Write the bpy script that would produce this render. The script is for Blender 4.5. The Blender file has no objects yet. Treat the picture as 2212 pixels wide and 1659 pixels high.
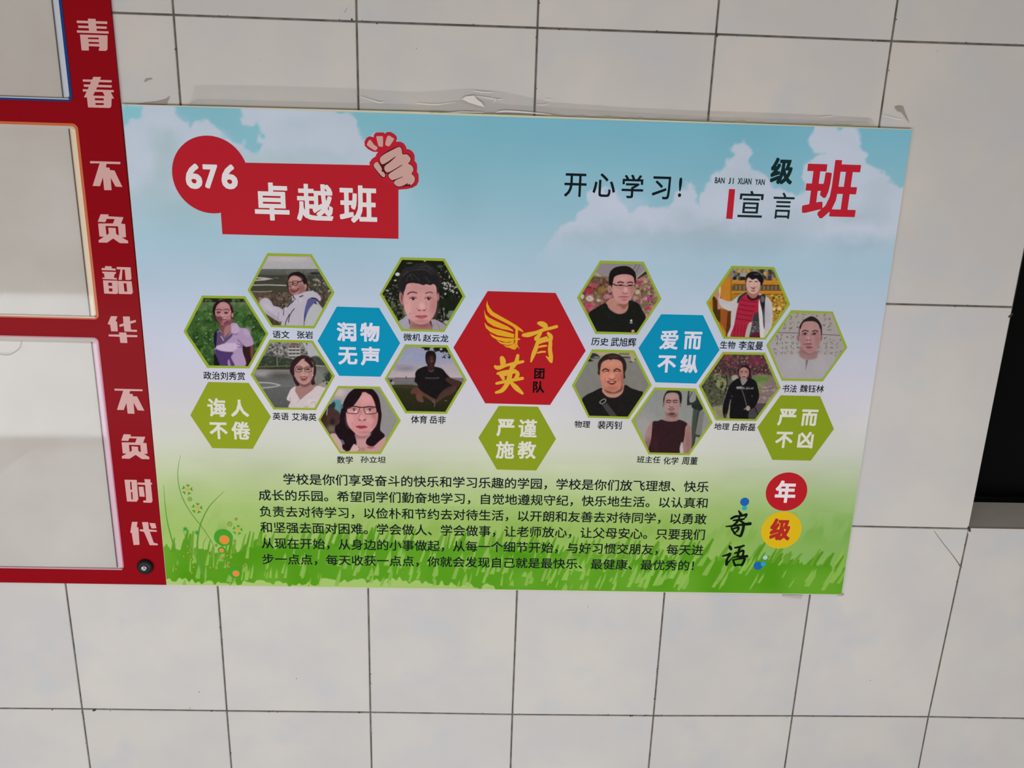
import bpy, math, random
import numpy as np
from mathutils import Matrix, Vector
from mathutils.geometry import tessellate_polygon

scene = bpy.context.scene
COL = scene.collection

# ------------------------------------------------------------------ camera, light, exposure
FPX, W_PX, H_PX = 1812.50171, 2212, 1659
RX, RY, RZ = 0.28725315, -0.03151974, 0.02245166
TV = np.array([-0.55673671, -0.60728477, 1.37985027])
Z0 = 1.80                                   # height of the topmost visible tile joint; the floor is 0


def _rot(rx, ry, rz):
    cx, sx, cy, sy, cz, sz = math.cos(rx), math.sin(rx), math.cos(ry), math.sin(ry), math.cos(rz), math.sin(rz)
    return (np.array([[cz, -sz, 0], [sz, cz, 0], [0, 0, 1]]) @ np.array([[cy, 0, sy], [0, 1, 0], [-sy, 0, cy]])
            @ np.array([[1, 0, 0], [0, cx, -sx], [0, sx, cx]]))


RM = _rot(RX, RY, RZ)
CP = -RM.T @ TV                             # camera in wall coordinates (right, down, into the wall)


def to_world(a):
    return Vector((a[0], a[2], Z0 - a[1]))


cam_data = bpy.data.cameras.new('camera')
cam = bpy.data.objects.new('camera', cam_data)
COL.objects.link(cam)
cam_data.sensor_width = 36.0
cam_data.lens = 36.0 * FPX / W_PX
cam_data.clip_start = 0.02


def _dir(v):
    return Vector((v[0], v[2], -v[1]))


cx_, cy_, cz_ = _dir(RM[0]), _dir(-RM[1]), _dir(-RM[2])
mw = Matrix((cx_, cy_, cz_)).transposed().to_4x4()
mw.translation = Vector((CP[0], CP[2], Z0 - CP[1]))
cam.matrix_world = mw
scene.camera = cam

world = bpy.data.worlds.new('world')
scene.world = world
world.use_nodes = True
bg = world.node_tree.nodes['Background']
bg.inputs[0].default_value = (1.0, 0.835, 0.67, 1)
bg.inputs[1].default_value = 0.205

ld = bpy.data.lights.new('window_daylight', 'AREA')
ld.shape = 'RECTANGLE'
ld.size, ld.size_y = 5.0, 0.8
ld.energy = 78
ld.color = (0.90, 0.955, 1.0)
lo = bpy.data.objects.new('window_daylight', ld)
lo.location = (-0.1, -2.7, 0.44)
lo.rotation_euler = (math.radians(78), 0, math.radians(-3))
COL.objects.link(lo)

cd = bpy.data.lights.new('sill_fill_light', 'AREA')  # unseen area light added overhead to brighten the window sill
cd.shape = 'RECTANGLE'
cd.size, cd.size_y = 3.0, 0.6
cd.energy = 13
cd.color = (1.0, 0.93, 0.86)
co_ = bpy.data.objects.new('sill_fill_light', cd)
co_.location = (0.9, -1.9, 3.1)
COL.objects.link(co_)

vs = scene.view_settings
vs.view_transform = 'Standard'
vs.look = 'None'
vs.gamma = 1
vs.use_curve_mapping = False
vs.exposure = 0.0

# ------------------------------------------------------------------ helpers
LF = 0.80


def lin(c):
    c = np.asarray(c, float) / 255.0
    return np.where(c <= 0.04045, c / 12.92, ((c + 0.055) / 1.055) ** 2.4)


def alb(c):
    return np.clip(lin(c) / LF, 0.0, 0.92)


def plane(u, v, F=0.0):
    """photo pixel -> (right, down) on the wall-parallel plane at depth F"""
    u = np.asarray(u, float); v = np.asarray(v, float)
    dx, dy = (u - W_PX / 2) / FPX, (v - H_PX / 2) / FPX
    d = [RM[0][i] * dx + RM[1][i] * dy + RM[2][i] for i in range(3)]
    s = (F - CP[2]) / d[2]
    return CP[0] + s * d[0], CP[1] + s * d[1]


def unplane(a, d, F):
    q = RM @ np.array([a, d, F]) + TV
    return W_PX / 2 + FPX * q[0] / q[2], H_PX / 2 + FPX * q[1] / q[2]


def W3(u, v, F=0.0):
    a, b = plane(u, v, F)
    return Vector((float(a), F, Z0 - float(b)))


_mats = {}


def mat(name, col, rough=0.55, spec=0.18, metal=0.0, coat=0.0):
    key = (name, tuple(np.round(col, 4)), rough, spec, metal, coat)
    if key in _mats:
        return _mats[key]
    m = bpy.data.materials.new(name)
    m.use_nodes = True
    b = m.node_tree.nodes['Principled BSDF']
    b.inputs['Base Color'].default_value = (*[float(x) for x in col], 1)
    b.inputs['Roughness'].default_value = rough
    b.inputs['Specular IOR Level'].default_value = spec
    b.inputs['Metallic'].default_value = metal
    b.inputs['Coat Weight'].default_value = coat
    _mats[key] = m
    return m


def ink(c, rough=0.6, spec=0.03):
    return mat('print_ink', alb(c), rough, spec)


def print_mat():
    if 'pm' in _mats:
        return _mats['pm']
    m = bpy.data.materials.new('printed_photo')
    m.use_nodes = True
    nt = m.node_tree
    b = nt.nodes['Principled BSDF']
    a = nt.nodes.new('ShaderNodeAttribute')
    a.attribute_name = 'Col'
    nt.links.new(a.outputs['Color'], b.inputs['Base Color'])
    b.inputs['Roughness'].default_value = 0.6
    b.inputs['Specular IOR Level'].default_value = 0.03
    _mats['pm'] = m
    return m


def link(name, me, m=None, parent=None, label=None):
    o = bpy.data.objects.new(name, me)
    COL.objects.link(o)
    if m is not None:
        me.materials.append(m)
    if parent is not None:
        o.parent = parent
    if label:
        o['label'] = label
    return o


def thing(o, label, cat, group=None):
    o['label'] = label
    o['category'] = cat
    if group:
        o['group'] = group
    return o


def mesh(name, verts, faces):
    me = bpy.data.meshes.new(name)
    me.from_pydata([tuple(v) for v in verts], [], faces)
    me.update()
    return me


def tess(loops):
    """loops of 2-D points (outer + holes) -> verts, tris"""
    vs_ = [Vector((p[0], p[1], 0)) for lp in loops for p in lp]
    tris = tessellate_polygon([[Vector((p[0], p[1], 0)) for p in lp] for lp in loops])
    return vs_, tris


def seg_field(x, y, E):
    """signed distance to closed loops given as an (n, 4) array of edges, even-odd inside"""
    d = np.full(x.shape, 1e18)
    ins = np.zeros(x.shape, bool)
    for ax, ay, bx, by in E:
        ex, ey = bx - ax, by - ay
        t = np.clip(((x - ax) * ex + (y - ay) * ey) / (ex * ex + ey * ey + 1e-18), 0, 1)
        d = np.minimum(d, (x - ax - t * ex) ** 2 + (y - ay - t * ey) ** 2)
        if ay != by:
            ins ^= ((ay > y) != (by > y)) & (x < (bx - ax) * (y - ay) / (by - ay) + ax)
    d = np.sqrt(d)
    return np.where(ins, -d, d)


def field_mesh(xs, ys, f):
    """region f < 0 of a node grid as welded polygons; y runs down"""
    H, W = f.shape
    ins = f < 0
    N = H * W
    V, key, F = [], {}, []

    def node(i, j):
        k = j * W + i
        if k not in key:
            key[k] = len(V); V.append((xs[i], ys[j]))
        return key[k]

    def cross(i, j, i2, j2):
        if i2 < i or j2 < j:
            i, j, i2, j2 = i2, j2, i, j
        k = (N if j == j2 else 2 * N) + j * W + i
        if k not in key:
            a_, b_ = f[j, i], f[j2, i2]
            t = min(max(a_ / (a_ - b_), .02), .98)
            key[k] = len(V); V.append((xs[i] + (xs[i2] - xs[i]) * t, ys[j] + (ys[j2] - ys[j]) * t))
        return key[k]
    cnt = ins[:-1, :-1].astype(int) + ins[1:, :-1] + ins[1:, 1:] + ins[:-1, 1:]
    for j in range(H - 1):
        row = cnt[j]
        i = 0
        for i in np.nonzero((row > 0) & (row < 4))[0]:
            cs = ((i, j), (i, j + 1), (i + 1, j + 1), (i + 1, j))
            p = []
            for k in range(4):
                a_, b_ = cs[k], cs[(k + 1) % 4]
                ia, ib = ins[a_[1], a_[0]], ins[b_[1], b_[0]]
                if ia:
                    p.append(node(*a_))
                if ia != ib:
                    p.append(cross(*a_, *b_))
            if len(p) > 2:
                F.append(tuple(p))
        full = np.nonzero(np.diff(np.concatenate([[0], (row == 4).astype(int), [0]])))[0]
        for s_, e_ in full.reshape(-1, 2):
            F.append((node(s_, j), node(s_, j + 1), node(e_, j + 1), node(e_, j)))
    return V, F


def minbox(f, k):
    """square dilation of the region by k cells"""
    g = f.copy()
    for d in range(1, k + 1):
        g[:, d:] = np.minimum(g[:, d:], f[:, :-d]); g[:, :-d] = np.minimum(g[:, :-d], f[:, d:])
    h = g.copy()
    for d in range(1, k + 1):
        h[d:] = np.minimum(h[d:], g[:-d]); h[:-d] = np.minimum(h[:-d], g[d:])
    return h


class Flat:
    """flat printed shapes given in photo pixels (or crop units), merged without overlaps on one print layer"""
    def __init__(s, F, org=(0, 0), sc=1.0, step=0.5):
        s.F, s.org, s.sc, s.step = F, org, sc, step
        s.parts = []                      # ('loops', [..]) or ('stroke', pts)
        s.v, s.f = [], []

    def px(s, p):
        return (s.org[0] + p[0] / s.sc, s.org[1] + p[1] / s.sc)

    def poly(s, *loops):
        s.parts.append(('loops', [[s.px(p) for p in lp] for lp in loops]))
        return s

    def disc(s, cx, cy, rp, n=48):
        q = s.px((cx, cy))
        x0, y0 = plane(q[0], q[1] - rp / s.sc, s.F)
        x1, y1 = plane(q[0], q[1] + rp / s.sc, s.F)
        c, d = plane(*q, s.F)
        r = (y1 - y0) / 2
        lp = []
        for i in range(n):
            t = 2 * math.pi * i / n
            lp.append(unplane(c + r * math.cos(t), d + r * math.sin(t), s.F))
        s.parts.append(('loops', [lp]))
        return s

    def stroke(s, pts, n=6):
        P = catmull([tuple(p) for p in pts], n)
        s.parts.append(('stroke', [(*s.px(p), p[2] / s.sc / 2) for p in P]))
        return s

    def build(s, name, m, parent=None, label=None):
        if len(s.parts) == 1 and s.parts[0][0] == 'loops':
            vs_, tris = tess(s.parts[0][1])
            V = [(q.x, q.y) for q in vs_]
            Fc = []
            for t in tris:
                a, b, c = (vs_[i] for i in t)
                cr = (b.x - a.x) * (c.y - a.y) - (b.y - a.y) * (c.x - a.x)
                if abs(cr) > 1e-9:
                    Fc.append(tuple(t) if cr < 0 else tuple(t[::-1]))
        elif s.parts:
            pts = []
            for k, d in s.parts:
                if k == 'loops':
                    pts += [p for lp in d for p in lp]
                else:
                    pts += [(x + sx * w, y + sx * w) for x, y, w in d for sx in (-1, 1)]
            P = np.array(pts)
            lo_, hi = P.min(0) - 1.5, P.max(0) + 1.5
            st = s.step
            xs = np.arange(lo_[0], hi[0] + st, st); ys = np.arange(lo_[1], hi[1] + st, st)
            X, Y = np.meshgrid(xs, ys)
            f = np.full(X.shape, 9.0)
            for k, d in s.parts:
                if k == 'loops':
                    q = np.array([p for lp in d for p in lp])
                else:
                    q = np.array([(x + sx * w, y + sx * w) for x, y, w in d for sx in (-1, 1)])
                i0, i1 = np.searchsorted(xs, q[:, 0].min() - 1.2), np.searchsorted(xs, q[:, 0].max() + 1.2)
                j0, j1 = np.searchsorted(ys, q[:, 1].min() - 1.2), np.searchsorted(ys, q[:, 1].max() + 1.2)
                sl = (slice(j0, j1), slice(i0, i1))
                x, y = X[sl], Y[sl]
                if k == 'loops':
                    E = [(*lp[i], *lp[(i + 1) % len(lp)]) for lp in d for i in range(len(lp))]
                    g_ = seg_field(x, y, E)
                else:
                    g_ = np.full(x.shape, 9.0)
                    for (ax, ay, wa), (bx, by, wb) in zip(d[:-1], d[1:]):
                        ex, ey = bx - ax, by - ay
                        t = np.clip(((x - ax) * ex + (y - ay) * ey) / (ex * ex + ey * ey + 1e-12), 0, 1)
                        g_ = np.minimum(g_, np.sqrt((x - ax - t * ex) ** 2 + (y - ay - t * ey) ** 2) - (wa + (wb - wa) * t))
                f[sl] = np.minimum(f[sl], g_)
            V, Fc = field_mesh(xs, ys, f)
        else:
            V, Fc = [], []
        if V:
            a, b = plane(np.array([p[0] for p in V]), np.array([p[1] for p in V]), s.F)
            verts = [(x, s.F, Z0 - y) for x, y in zip(a.tolist(), b.tolist())]
        else:
            verts = []
        k = len(verts)
        verts += [tuple(v) for v in s.v]
        Fc = list(Fc) + [tuple(i + k for i in f_) for f_ in s.f]
        return link(name, mesh(name, verts, Fc), m, parent, label)


def catmull(P, n=6, closed=False):
    out = []
    N = len(P)
    rng = range(N) if closed else range(N - 1)
    for i in rng:
        if closed:
            p0, p1, p2, p3 = P[i - 1], P[i], P[(i + 1) % N], P[(i + 2) % N]
        else:
            p0, p1, p2, p3 = P[max(i - 1, 0)], P[i], P[i + 1], P[min(i + 2, N - 1)]
        for k in range(n):
            t = k / n
            out.append(tuple(0.5 * (2 * b + (c - a) * t + (2 * a - 5 * b + 4 * c - d) * t * t + (3 * b - a - 3 * c + d) * t ** 3)
                             for a, b, c, d in zip(p0, p1, p2, p3)))
    if not closed:
        out.append(tuple(P[-1]))
    return out


# ---- lettering with the built-in font
_gl = {}


def glyph_mesh(s, outline=False):
    key = (s, outline)
    if key not in _gl:
        c = bpy.data.curves.new('lettering', 'FONT')
        c.body = s
        c.resolution_u = 3
        if outline:
            c.fill_mode = 'NONE'
        o = bpy.data.objects.new('tmp', c)
        COL.objects.link(o)
        dg = bpy.context.evaluated_depsgraph_get()
        me = bpy.data.meshes.new_from_object(o.evaluated_get(dg))
        V = np.array([v.co[:2] for v in me.vertices])
        Fc = [tuple(e.vertices) for e in me.edges] if outline else [tuple(p.vertices) for p in me.polygons]
        bpy.data.meshes.remove(me)
        bpy.data.objects.remove(o)
        bpy.data.curves.remove(c)
        _gl[key] = (V, Fc)
    return _gl[key]


class Text:
    def __init__(s, F, org=(0, 0), sc=1.0):
        s.v, s.f, s.F, s.org, s.sc = [], [], F, org, sc

    def _put(s, st, bold, X0, Y0, X1, Y1, slant=0.0):
        """ink box on the wall plane; bold = stroke thickening as a share of the box height"""
        V, Fc = glyph_mesh(st, bold > 0)
        lo_, hi = V.min(0), V.max(0)
        U = (V - lo_) / (hi - lo_)
        k = len(s.v)
        h = abs(Y1 - Y0)
        if bold <= 0:
            for a, b in U:
                x = X0 + (X1 - X0) * a + slant * (b - 0.5) * h
                s.v.append((x, s.F, Z0 - (Y1 + (Y0 - Y1) * b)))
            for f in Fc:
                s.f.append(tuple(i + k for i in f))
            return
        r = bold * h
        x = X0 + r + (X1 - X0 - 2 * r) * U[:, 0] + slant * (U[:, 1] - 0.5) * h
        y = Y1 - r + (Y0 - Y1 + 2 * r) * U[:, 1]
        E = sorted(((x[i], y[i], x[j], y[j]) for i, j in Fc), key=lambda e: min(e[0], e[2]))
        groups, mx = [], -1e9               # clusters of strokes that stay apart sideways
        for e in E:
            if min(e[0], e[2]) > mx + 2.5 * r + 0.0006 or not groups:
                groups.append([])
                mx = -1e9
            groups[-1].append(e)
            mx = max(mx, e[0], e[2])
        kk = max(1, int(math.ceil(r / max(0.00028, h / 140))))
        st_ = r / kk
        for G in groups:
            q = np.array(G)
            xs = np.arange(min(q[:, 0].min(), q[:, 2].min()) - r - 3 * st_, max(q[:, 0].max(), q[:, 2].max()) + r + 4 * st_, st_)
            ys = np.arange(min(q[:, 1].min(), q[:, 3].min()) - r - 3 * st_, max(q[:, 1].max(), q[:, 3].max()) + r + 4 * st_, st_)
            X, Y = np.meshgrid(xs, ys)
            f0 = seg_field(X, Y, G)
            V2, F2 = field_mesh(xs, ys, np.maximum(minbox(f0, kk), f0 - r * 1.22))
            k = len(s.v)
            s.v += [(p[0], s.F, Z0 - p[1]) for p in V2]
            s.f += [tuple(i + k for i in f) for f in F2]

    def box(s, st, x0, y0, x1, y1, bold=0.0, slant=0.0):
        """ink bounding box in photo px -> upright box on the wall plane"""
        x0, x1 = s.org[0] + x0 / s.sc, s.org[0] + x1 / s.sc
        y0, y1 = s.org[1] + y0 / s.sc, s.org[1] + y1 / s.sc
        cx, cy = (x0 + x1) / 2, (y0 + y1) / 2
        c = np.array(plane(cx, cy, s.F)).astype(float)
        # pixel size of one plane unit along right / down
        e = 1.0
        J = np.array([np.array(plane(cx + e, cy, s.F)) - c, np.array(plane(cx, cy + e, s.F)) - c]).T
        Ji = np.linalg.inv(J)               # plane -> px
        A = np.abs(Ji)
        w, h = np.linalg.solve(A, [x1 - x0, y1 - y0])
        if w < 0 or h < 0:
            w, h = (x1 - x0) * abs(J[0, 0]), (y1 - y0) * abs(J[1, 1])
        s._put(st, bold, c[0] - w / 2, c[1] - h / 2, c[0] + w / 2, c[1] + h / 2, slant)
        return s

    def line(s, st, lx, lt, lb, rx, rt, rb, bold=0.0):
        a = [plane(lx, lt, s.F), plane(lx, lb, s.F), plane(rx, rt, s.F), plane(rx, rb, s.F)]
        X0 = (a[0][0] + a[1][0]) / 2; X1 = (a[2][0] + a[3][0]) / 2
        Y0 = (a[0][1] + a[2][1]) / 2; Y1 = (a[1][1] + a[3][1]) / 2
        s._put(st, bold, X0, Y0, X1, Y1)
        return s

    def build(s, name, m, parent=None, label=None):
        return link(name, mesh(name, s.v, s.f), m, parent, label)


# ---- box on the wall: px outline extruded from F0 (front) to F1 (back)
def slab(name, outline_px, F0, F1, m, parent=None, label=None, bevel=0.0):
    pts = [plane(x, y, F0) for x, y in outline_px]
    n = len(pts)
    v = [(p[0], F0, Z0 - p[1]) for p in pts] + [(p[0], F1, Z0 - p[1]) for p in pts]
    a = sum(pts[i][0] * pts[(i + 1) % n][1] - pts[(i + 1) % n][0] * pts[i][1] for i in range(n))
    idx = list(range(n)) if a < 0 else list(range(n))[::-1]
    f = [tuple(idx), tuple(i + n for i in idx[::-1])]
    for i in range(n):
        p, q = idx[i], idx[(i + 1) % n]
        f.append((q, p, p + n, q + n))
    o = link(name, mesh(name, v, f), m, parent, label)
    if bevel:
        b = o.modifiers.new('bevel', 'BEVEL')
        b.width = bevel
        b.segments = 2
    return o


# ---- numpy painter for the printed pictures
rs = np.random.RandomState(7)
_lat = rs.rand(64, 64)


def vnoise(X, Y, s, seed=0):
    x = X / s + seed * 7.31; y = Y / s + seed * 3.77
    xi, yi = np.floor(x).astype(int), np.floor(y).astype(int)
    fx, fy = x - xi, y - yi
    fx, fy = fx * fx * (3 - 2 * fx), fy * fy * (3 - 2 * fy)
    g = lambda i, j: _lat[i % 64, j % 64]
    return (g(xi, yi) * (1 - fx) + g(xi + 1, yi) * fx) * (1 - fy) + (g(xi, yi + 1) * (1 - fx) + g(xi + 1, yi + 1) * fx) * fy


def fnoise(X, Y, s, seed=0, o=3):
    t, a, n = 0, 1.0, 0
    for k in range(o):
        t = t + a * vnoise(X, Y, s / 2 ** k, seed + k * 5)
        n += a
        a *= 0.55
    return t / n


def polysd(x, y, P):
    P = np.asarray(P, float)
    d = np.full(x.shape, 1e18)
    ins = np.zeros(x.shape, bool)
    n = len(P)
    for i in range(n):
        ax, ay = P[i]; bx, by = P[(i + 1) % n]
        ex, ey = bx - ax, by - ay
        L = ex * ex + ey * ey + 1e-12
        t = np.clip(((x - ax) * ex + (y - ay) * ey) / L, 0, 1)
        d = np.minimum(d, (x - ax - t * ex) ** 2 + (y - ay - t * ey) ** 2)
        if ay != by:
            c = ((ay > y) != (by > y)) & (x < (bx - ax) * (y - ay) / (by - ay) + ax)
            ins ^= c
    d = np.sqrt(d)
    return np.where(ins, -d, d)


class Cv:
    """canvas: X, Y = sample positions in authoring units, C = observed sRGB"""
    def __init__(s, X, Y, base, b=7.0):
        s.X, s.Y = X, Y
        s.C = np.empty(X.shape + (3,))
        s.C[:] = base
        s.b = b

    def _sel(s, x0, y0, x1, y1):
        return np.nonzero((s.X > x0) & (s.X < x1) & (s.Y > y0) & (s.Y < y1))

    def _mix(s, I, m, col):
        m = m[..., None]
        s.C[I] = s.C[I] * (1 - m) + np.asarray(col, float) * m

    def p(s, P, col, b=None, a=1.0, sm=True):
        b = b or s.b
        P = np.asarray(catmull([tuple(q) for q in P], 4, True) if sm else P, float)
        I = s._sel(P[:, 0].min() - b, P[:, 1].min() - b, P[:, 0].max() + b, P[:, 1].max() + b)
        if len(I[0]):
            sd = polysd(s.X[I], s.Y[I], P)
            s._mix(I, np.clip(0.5 - sd / b, 0, 1) * a, col)
        return s

    def l(s, P, w, col, a=1.0, b=None):
        b = b or s.b
        P = catmull([tuple(q) for q in P], 4) if len(P) > 2 else P
        P = np.asarray(P, float)
        q = w / 2 + b
        I = s._sel(P[:, 0].min() - q, P[:, 1].min() - q, P[:, 0].max() + q, P[:, 1].max() + q)
        if len(I[0]):
            x, y = s.X[I], s.Y[I]
            d = np.full(x.shape, 1e18)
            for (ax, ay), (bx, by) in zip(P[:-1], P[1:]):
                ex, ey = bx - ax, by - ay
                t = np.clip(((x - ax) * ex + (y - ay) * ey) / (ex * ex + ey * ey + 1e-9), 0, 1)
                d = np.minimum(d, (x - ax - t * ex) ** 2 + (y - ay - t * ey) ** 2)
            s._mix(I, np.clip(0.5 - (np.sqrt(d) - w / 2) / b, 0, 1) * a, col)
        return s

    def e(s, cx, cy, rx, ry, col, b=None, a=1.0, rot=0.0):
        b = b or s.b
        R = max(rx, ry) + b
        I = s._sel(cx - R, cy - R, cx + R, cy + R)
        if len(I[0]):
            x, y = s.X[I] - cx, s.Y[I] - cy
            c, n = math.cos(rot), math.sin(rot)
            u, v = (x * c + y * n) / rx, (-x * n + y * c) / ry
            sd = (np.sqrt(u * u + v * v) - 1) * min(rx, ry)
            s._mix(I, np.clip(0.5 - sd / b, 0, 1) * a, col)
        return s

    def band(s, y0, y1, c0, c1, x0=-1e9, x1=1e9):
        I = s._sel(x0, y0, x1, y1)
        t = ((s.Y[I] - y0) / (y1 - y0))[..., None]
        s.C[I] = np.asarray(c0, float) * (1 - t) + np.asarray(c1, float) * t
        return s

    def tex(s, x0, y0, x1, y1, col, sc=40, thr=0.55, a=0.8, seed=1, soft=0.1, poly=None):
        I = s._sel(x0, y0, x1, y1)
        if not len(I[0]):
            return s
        n = fnoise(s.X[I], s.Y[I], sc, seed)
        m = np.clip((n - thr) / soft, 0, 1) * a
        if poly is not None:
            m = m * np.clip(0.5 - polysd(s.X[I], s.Y[I], poly) / 12, 0, 1)
        s._mix(I, m, col)
        return s

    def dots(s, n, x0, y0, x1, y1, cols, r0, r1, seed=0, a=0.8):
        g = random.Random(seed)
        for _ in range(n):
            r = g.uniform(r0, r1)
            s.e(g.uniform(x0, x1), g.uniform(y0, y1), r, r * g.uniform(0.6, 1.3), g.choice(cols), b=r * 0.8, a=a, rot=g.uniform(0, 3))
        return s

    def face(s, cx, cy, w, h, skin, dark, eye=(25, 18, 18), lip=(140, 70, 75), tilt=0.0, look=0.0, brow=True, ey=-0.02):
        """generic printed face: oval, cheeks, brows, eyes, nose, mouth"""
        sk = np.array(skin, float); dk = np.array(dark, float)
        mid = (sk + dk) / 2
        c, n = math.cos(tilt), math.sin(tilt)

        def T(u, v):
            return (cx + c * u * w - n * v * h, cy + n * u * w + c * v * h)
        s.p([T(-.5, -.35), T(-.3, -.5), T(0, -.54), T(.3, -.5), T(.5, -.35), T(.51, 0), T(.44, .26), T(.26, .45), T(0, .53), T(-.26, .45), T(-.44, .26), T(-.51, 0)], skin)
        s.e(*T(-.34, .1), w * .16, h * .25, mid, b=w * .15, a=.35, rot=tilt)
        s.e(*T(.36, .1), w * .14, h * .27, mid, b=w * .15, a=.45, rot=tilt)
        s.e(*T(0, .42), w * .22, h * .07, mid, b=w * .12, a=.35, rot=tilt)
        s.e(*T(look, -.25), w * .25, h * .1, np.minimum(sk * 1.07, 225), b=w * .18, a=.5, rot=tilt)
        for sx in (-1, 1):
            ex = sx * .22 + look
            s.e(*T(ex, ey - .005), w * .13, h * .05, mid, b=w * .06, a=.8, rot=tilt)
            s.e(*T(ex, ey), w * .085, h * .022, eye, b=w * .04, a=.95, rot=tilt)
            if brow:
                s.l([T(ex - .11, ey - .09), T(ex, ey - .12), T(ex + .11, ey - .095)], h * .022, dk * .5, b=w * .05, a=.8)
        s.l([T(look + .05, ey + .02), T(look + .08, .17)], w * .03, mid, b=w * .06, a=.7)
        s.e(*T(look, .14), w * .07, h * .05, np.minimum(sk * 1.08, 230), b=w * .06, a=.6)
        s.l([T(look - .09, .2), T(look, .215), T(look + .09, .2)], h * .018, dk * .75, b=w * .05, a=.85)
        s.p([T(look - .18, .325), T(look, .3), T(look + .18, .325), T(look, .375)], lip, b=w * .05)
        s.l([T(look - .17, .328), T(look, .335), T(look + .17, .328)], h * .01, np.array(lip) * .6, b=w * .03, a=.9)
        return s

    def glasses(s, L, R_, rx, ry, col, w=9, sq=.6):
        for (x, y) in (L, R_):
            k = sq
            s.l([(x - rx, y - ry * k), (x - rx * .8, y - ry), (x + rx * .8, y - ry), (x + rx, y - ry * k), (x + rx * .9, y + ry * .6), (x + rx * .5, y + ry),
                 (x - rx * .5, y + ry), (x - rx * .9, y + ry * .6), (x - rx, y - ry * k)], w, col, a=.9)
        s.l([(L[0] + rx, L[1] - ry * .5), ((L[0] + R_[0]) / 2, L[1] - ry * .7), (R_[0] - rx, R_[1] - ry * .5)], w, col, a=.9)
        return s


def grid_mesh(name, PX, PY, C, F, m, parent, label=None, keep=None):
    """PX, PY (rows, cols) photo px of samples; C observed sRGB"""
    nr, nc = PX.shape
    a, b = plane(PX, PY, F)
    co = np.stack([a, np.full(a.shape, F), Z0 - b], -1).reshape(-1, 3)
    idx = np.arange(nr * nc).reshape(nr, nc)
    q = np.stack([idx[1:, :-1], idx[1:, 1:], idx[:-1, 1:], idx[:-1, :-1]], -1).reshape(-1, 4)
    if keep is not None:
        k = keep.reshape(-1)
        q = q[k[q].all(1)]
    used = np.unique(q)
    remap = np.full(nr * nc, -1)
    remap[used] = np.arange(len(used))
    q = remap[q]
    co = co[used]
    col = np.ones((len(used), 4), np.float32)
    col[:, :3] = alb(np.clip(C.reshape(-1, 3)[used], 0, 255))
    me = bpy.data.meshes.new(name)
    me.vertices.add(len(co))
    me.vertices.foreach_set('co', co.astype(np.float32).ravel())
    me.loops.add(q.size)
    me.loops.foreach_set('vertex_index', q.astype(np.int32).ravel())
    me.polygons.add(len(q))
    me.polygons.foreach_set('loop_start', np.arange(0, q.size, 4, dtype=np.int32))
    me.update(calc_edges=True)
    at = me.color_attributes.new('Col', 'FLOAT_COLOR', 'POINT')
    at.data.foreach_set('color', col.ravel())
    return link(name, me, m, parent, label)

# ------------------------------------------------------------------ the setting
def tile_material():
    m = bpy.data.materials.new('glazed_tile')
    m.use_nodes = True
    nt = m.node_tree
    b = nt.nodes['Principled BSDF']
    tc = nt.nodes.new('ShaderNodeNewGeometry')
    oi = nt.nodes.new('ShaderNodeObjectInfo')
    add = nt.nodes.new('ShaderNodeVectorMath'); add.operation = 'ADD'
    mul = nt.nodes.new('ShaderNodeVectorMath'); mul.operation = 'SCALE'
    comb = nt.nodes.new('ShaderNodeCombineXYZ')
    for i in range(3):
        nt.links.new(oi.outputs['Random'], comb.inputs[i])
    nt.links.new(comb.outputs[0], mul.inputs[0]); mul.inputs['Scale'].default_value = 9.0
    nt.links.new(tc.outputs['Position'], add.inputs[0]); nt.links.new(mul.outputs[0], add.inputs[1])
    n1 = nt.nodes.new('ShaderNodeTexNoise'); n1.inputs['Scale'].default_value = 6.0; n1.inputs['Detail'].default_value = 3.0
    n2 = nt.nodes.new('ShaderNodeTexNoise'); n2.inputs['Scale'].default_value = 11.0; n2.inputs['Detail'].default_value = 2.0
    nt.links.new(add.outputs[0], n1.inputs['Vector']); nt.links.new(add.outputs[0], n2.inputs['Vector'])
    r1 = nt.nodes.new('ShaderNodeValToRGB')
    r1.color_ramp.elements[0].position = 0.38; r1.color_ramp.elements[0].color = (*TILE_A, 1)
    r1.color_ramp.elements[1].position = 0.64; r1.color_ramp.elements[1].color = (*TILE_B, 1)
    nt.links.new(n1.outputs['Fac'], r1.inputs[0])
    mx = nt.nodes.new('ShaderNodeMix'); mx.data_type = 'RGBA'; mx.blend_type = 'MIX'
    r2 = nt.nodes.new('ShaderNodeMapRange'); r2.inputs[1].default_value = 0.52; r2.inputs[2].default_value = 0.75
    r2.inputs[3].default_value = 0.0; r2.inputs[4].default_value = 0.8
    nt.links.new(n2.outputs['Fac'], r2.inputs[0]); nt.links.new(r2.outputs[0], mx.inputs[0])
    nt.links.new(r1.outputs[0], mx.inputs[6]); mx.inputs[7].default_value = (*TILE_C, 1)
    hv = nt.nodes.new('ShaderNodeHueSaturation')
    r3 = nt.nodes.new('ShaderNodeMapRange'); r3.inputs[3].default_value = 0.975; r3.inputs[4].default_value = 1.02
    nt.links.new(oi.outputs['Random'], r3.inputs[0]); nt.links.new(r3.outputs[0], hv.inputs['Value'])
    nt.links.new(mx.outputs[2], hv.inputs['Color'])
    nt.links.new(hv.outputs[0], b.inputs['Base Color'])
    b.inputs['Roughness'].default_value = 0.32
    b.inputs['Specular IOR Level'].default_value = 0.35
    bp = nt.nodes.new('ShaderNodeBump'); bp.inputs['Strength'].default_value = 0.05; bp.inputs['Distance'].default_value = 0.002
    nt.links.new(n1.outputs['Fac'], bp.inputs['Height']); nt.links.new(bp.outputs[0], b.inputs['Normal'])
    return m


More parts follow.
